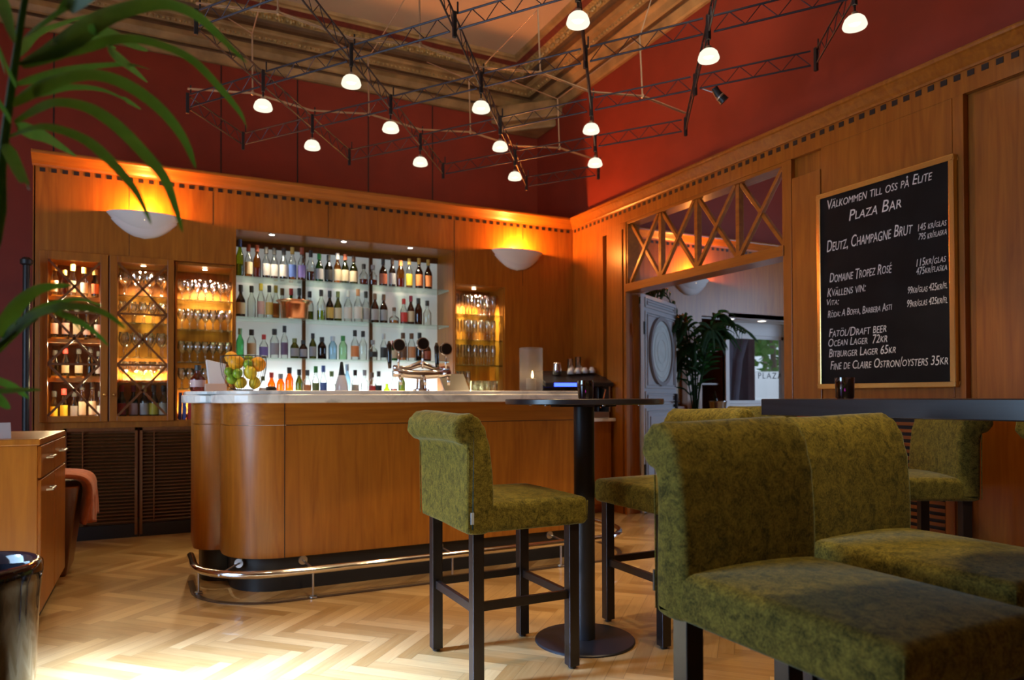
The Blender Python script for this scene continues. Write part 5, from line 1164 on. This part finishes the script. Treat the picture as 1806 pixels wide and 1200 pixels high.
palm = thing('potted_palm', 'potted palm with long arching green leaves beside the camera', 'plant', (-.55, 1.05, 0))
Pv = Vector((-.55, 1.05, 0))
def lo(p): return Vector(p)-Pv
for nm, fr_, rach in (('frond', FR1, [(-.55, 1.05, .5), (-.40, 1.14, .8), (-.26, 1.20, 1.12), (-.202, 1.216, 1.327), (-.196, 1.212, 1.423), (-.188, 1.207, 1.503), (-.177, 1.2, 1.59), (-.167, 1.194, 1.662), (-.14, 1.18, 1.80)]),
                      ('frond', FR2, [(-.55, 1.05, .5), (-.44, 1.2, .8), (-.30, 1.29, 1.0), (-.252, 1.3, 1.105), (-.229, 1.288, 1.155), (-.207, 1.276, 1.181), (-.16, 1.26, 1.222)])):
    g = MB()
    for wd, pts in fr_: leaflet(g, [lo(p) for p in pts], wd)
    g.tube(spline([lo(p) for p in rach], 3), [.009*(1-.6*i/(3*(len(rach)-1))) for i in range(3*(len(rach)-1)+1)], 8)
    g.build(nm, M['leaf'], palm, smooth=True, merge=False)
random.seed(3)
for k in range(5):
    a = PI*.55+k*.75; g = MB(); rach = [Vector((0, 0, .5)), Vector((.18*math.cos(a), .18*math.sin(a), 1.1)), Vector((.5*math.cos(a), .5*math.sin(a), 1.5)), Vector((.9*math.cos(a), .9*math.sin(a), 1.55))]
    S = spline(rach, 6); g.tube(S, .006, 6)
    for j in range(5, len(S)-1):
        tdir = (S[j+1]-S[j]).normalized()
        for s_ in (-1, 1):
            sd = tdir.cross(Vector((0, 0, 1))).normalized()*s_
            leaflet(g, [S[j], S[j]+sd*.12+tdir*.06+Vector((0, 0, .03)), S[j]+sd*.24+tdir*.12-Vector((0, 0, .04)), S[j]+sd*.3+tdir*.16-Vector((0, 0, .14))], .018)
    g.build('frond', M['leafdark'], palm, smooth=True, merge=False)
MB().lathe([(.001, 0), (.15, 0), (.19, .42), (.2, .44), (.18, .45), (.17, .40), (.001, .40)], n=32).build('pot', M['blackgloss'], palm, smooth=True, angle=.6)
MB().lathe([(.001, .40), (.17, .402)], n=24).build('soil', plain('soil', (.03, .02, .012), .95), palm)
p2_ = thing('potted_palm', 'leafy dark green palm standing beyond the open door in the next room', 'plant', (5.22, 6.0, 0))
random.seed(11)
for k in range(12):
    a = 2*PI*k/12+random.uniform(-.2, .2); hh = random.uniform(1.45, 2.25); rr = random.uniform(.22, .52)
    S = spline([Vector((0, 0, .35)), Vector((.10*math.cos(a)*rr, .10*math.sin(a)*rr, hh*.6)), Vector((.55*math.cos(a)*rr, .5*math.sin(a)*rr, hh*.97)), Vector((1.0*math.cos(a)*rr, .55*math.sin(a)*rr, hh)), Vector((1.45*math.cos(a)*rr, .6*math.sin(a)*rr, hh-.08))], 6)
    S = [Vector((q.x, min(q.y, .36), q.z)) for q in S]
    g = MB().tube(S, .007, 6)
    for j in range(8, len(S)-1):
        tdir = (S[j+1]-S[j]).normalized(); L_ = .20*(1-.4*(j-8)/16)
        for s_ in (-1, 1):
            sd = tdir.cross(Vector((0, 0, 1))).normalized()*s_
            q = [S[j], S[j]+sd*L_*.4+tdir*L_*.25+Vector((0, 0, .02)), S[j]+sd*L_*.8+tdir*L_*.6-Vector((0, 0, .03)), S[j]+sd*L_*1.05+tdir*L_*.9-Vector((0, 0, .09))]
            q = [Vector((v.x, min(v.y, .38), v.z)) for v in q]
            leaflet(g, q, .026)
    g.build('frond', M['leafdark'], p2_, smooth=True, merge=False)
MB().lathe([(.001, 0), (.14, 0), (.17, .36), (.16, .38), (.15, .34), (.001, .34)], n=28).build('pot', plain('terracotta_pot', (.30, .10, .05), .6), p2_, smooth=True, angle=.6)
wc = thing('wine_cooler', 'steel wine cooler with a bottle neck on a stand beyond the doorway', 'wine cooler', (5.74, 6.22, .0))
MB().lathe([(.001, .86), (.055, .86), (.075, .88), (.10, 1.05), (.107, 1.055), (.10, 1.06), (.07, .90), (.001, .88)], n=26).build('bucket', M['steel'], wc, smooth=True)
MB().lathe([(.10, 0), (.10, .015), (.012, .03), (.012, .84), (.06, .86)], n=18).build('stand', M['brushed'], wc, smooth=True, angle=.6)
MB().tube([(0, 0, .9), (-.03, .0, 1.05), (-.05, 0, 1.17)], [.03, .022, .012], 10).build('bottle_neck', BG['green'], wc, smooth=True)
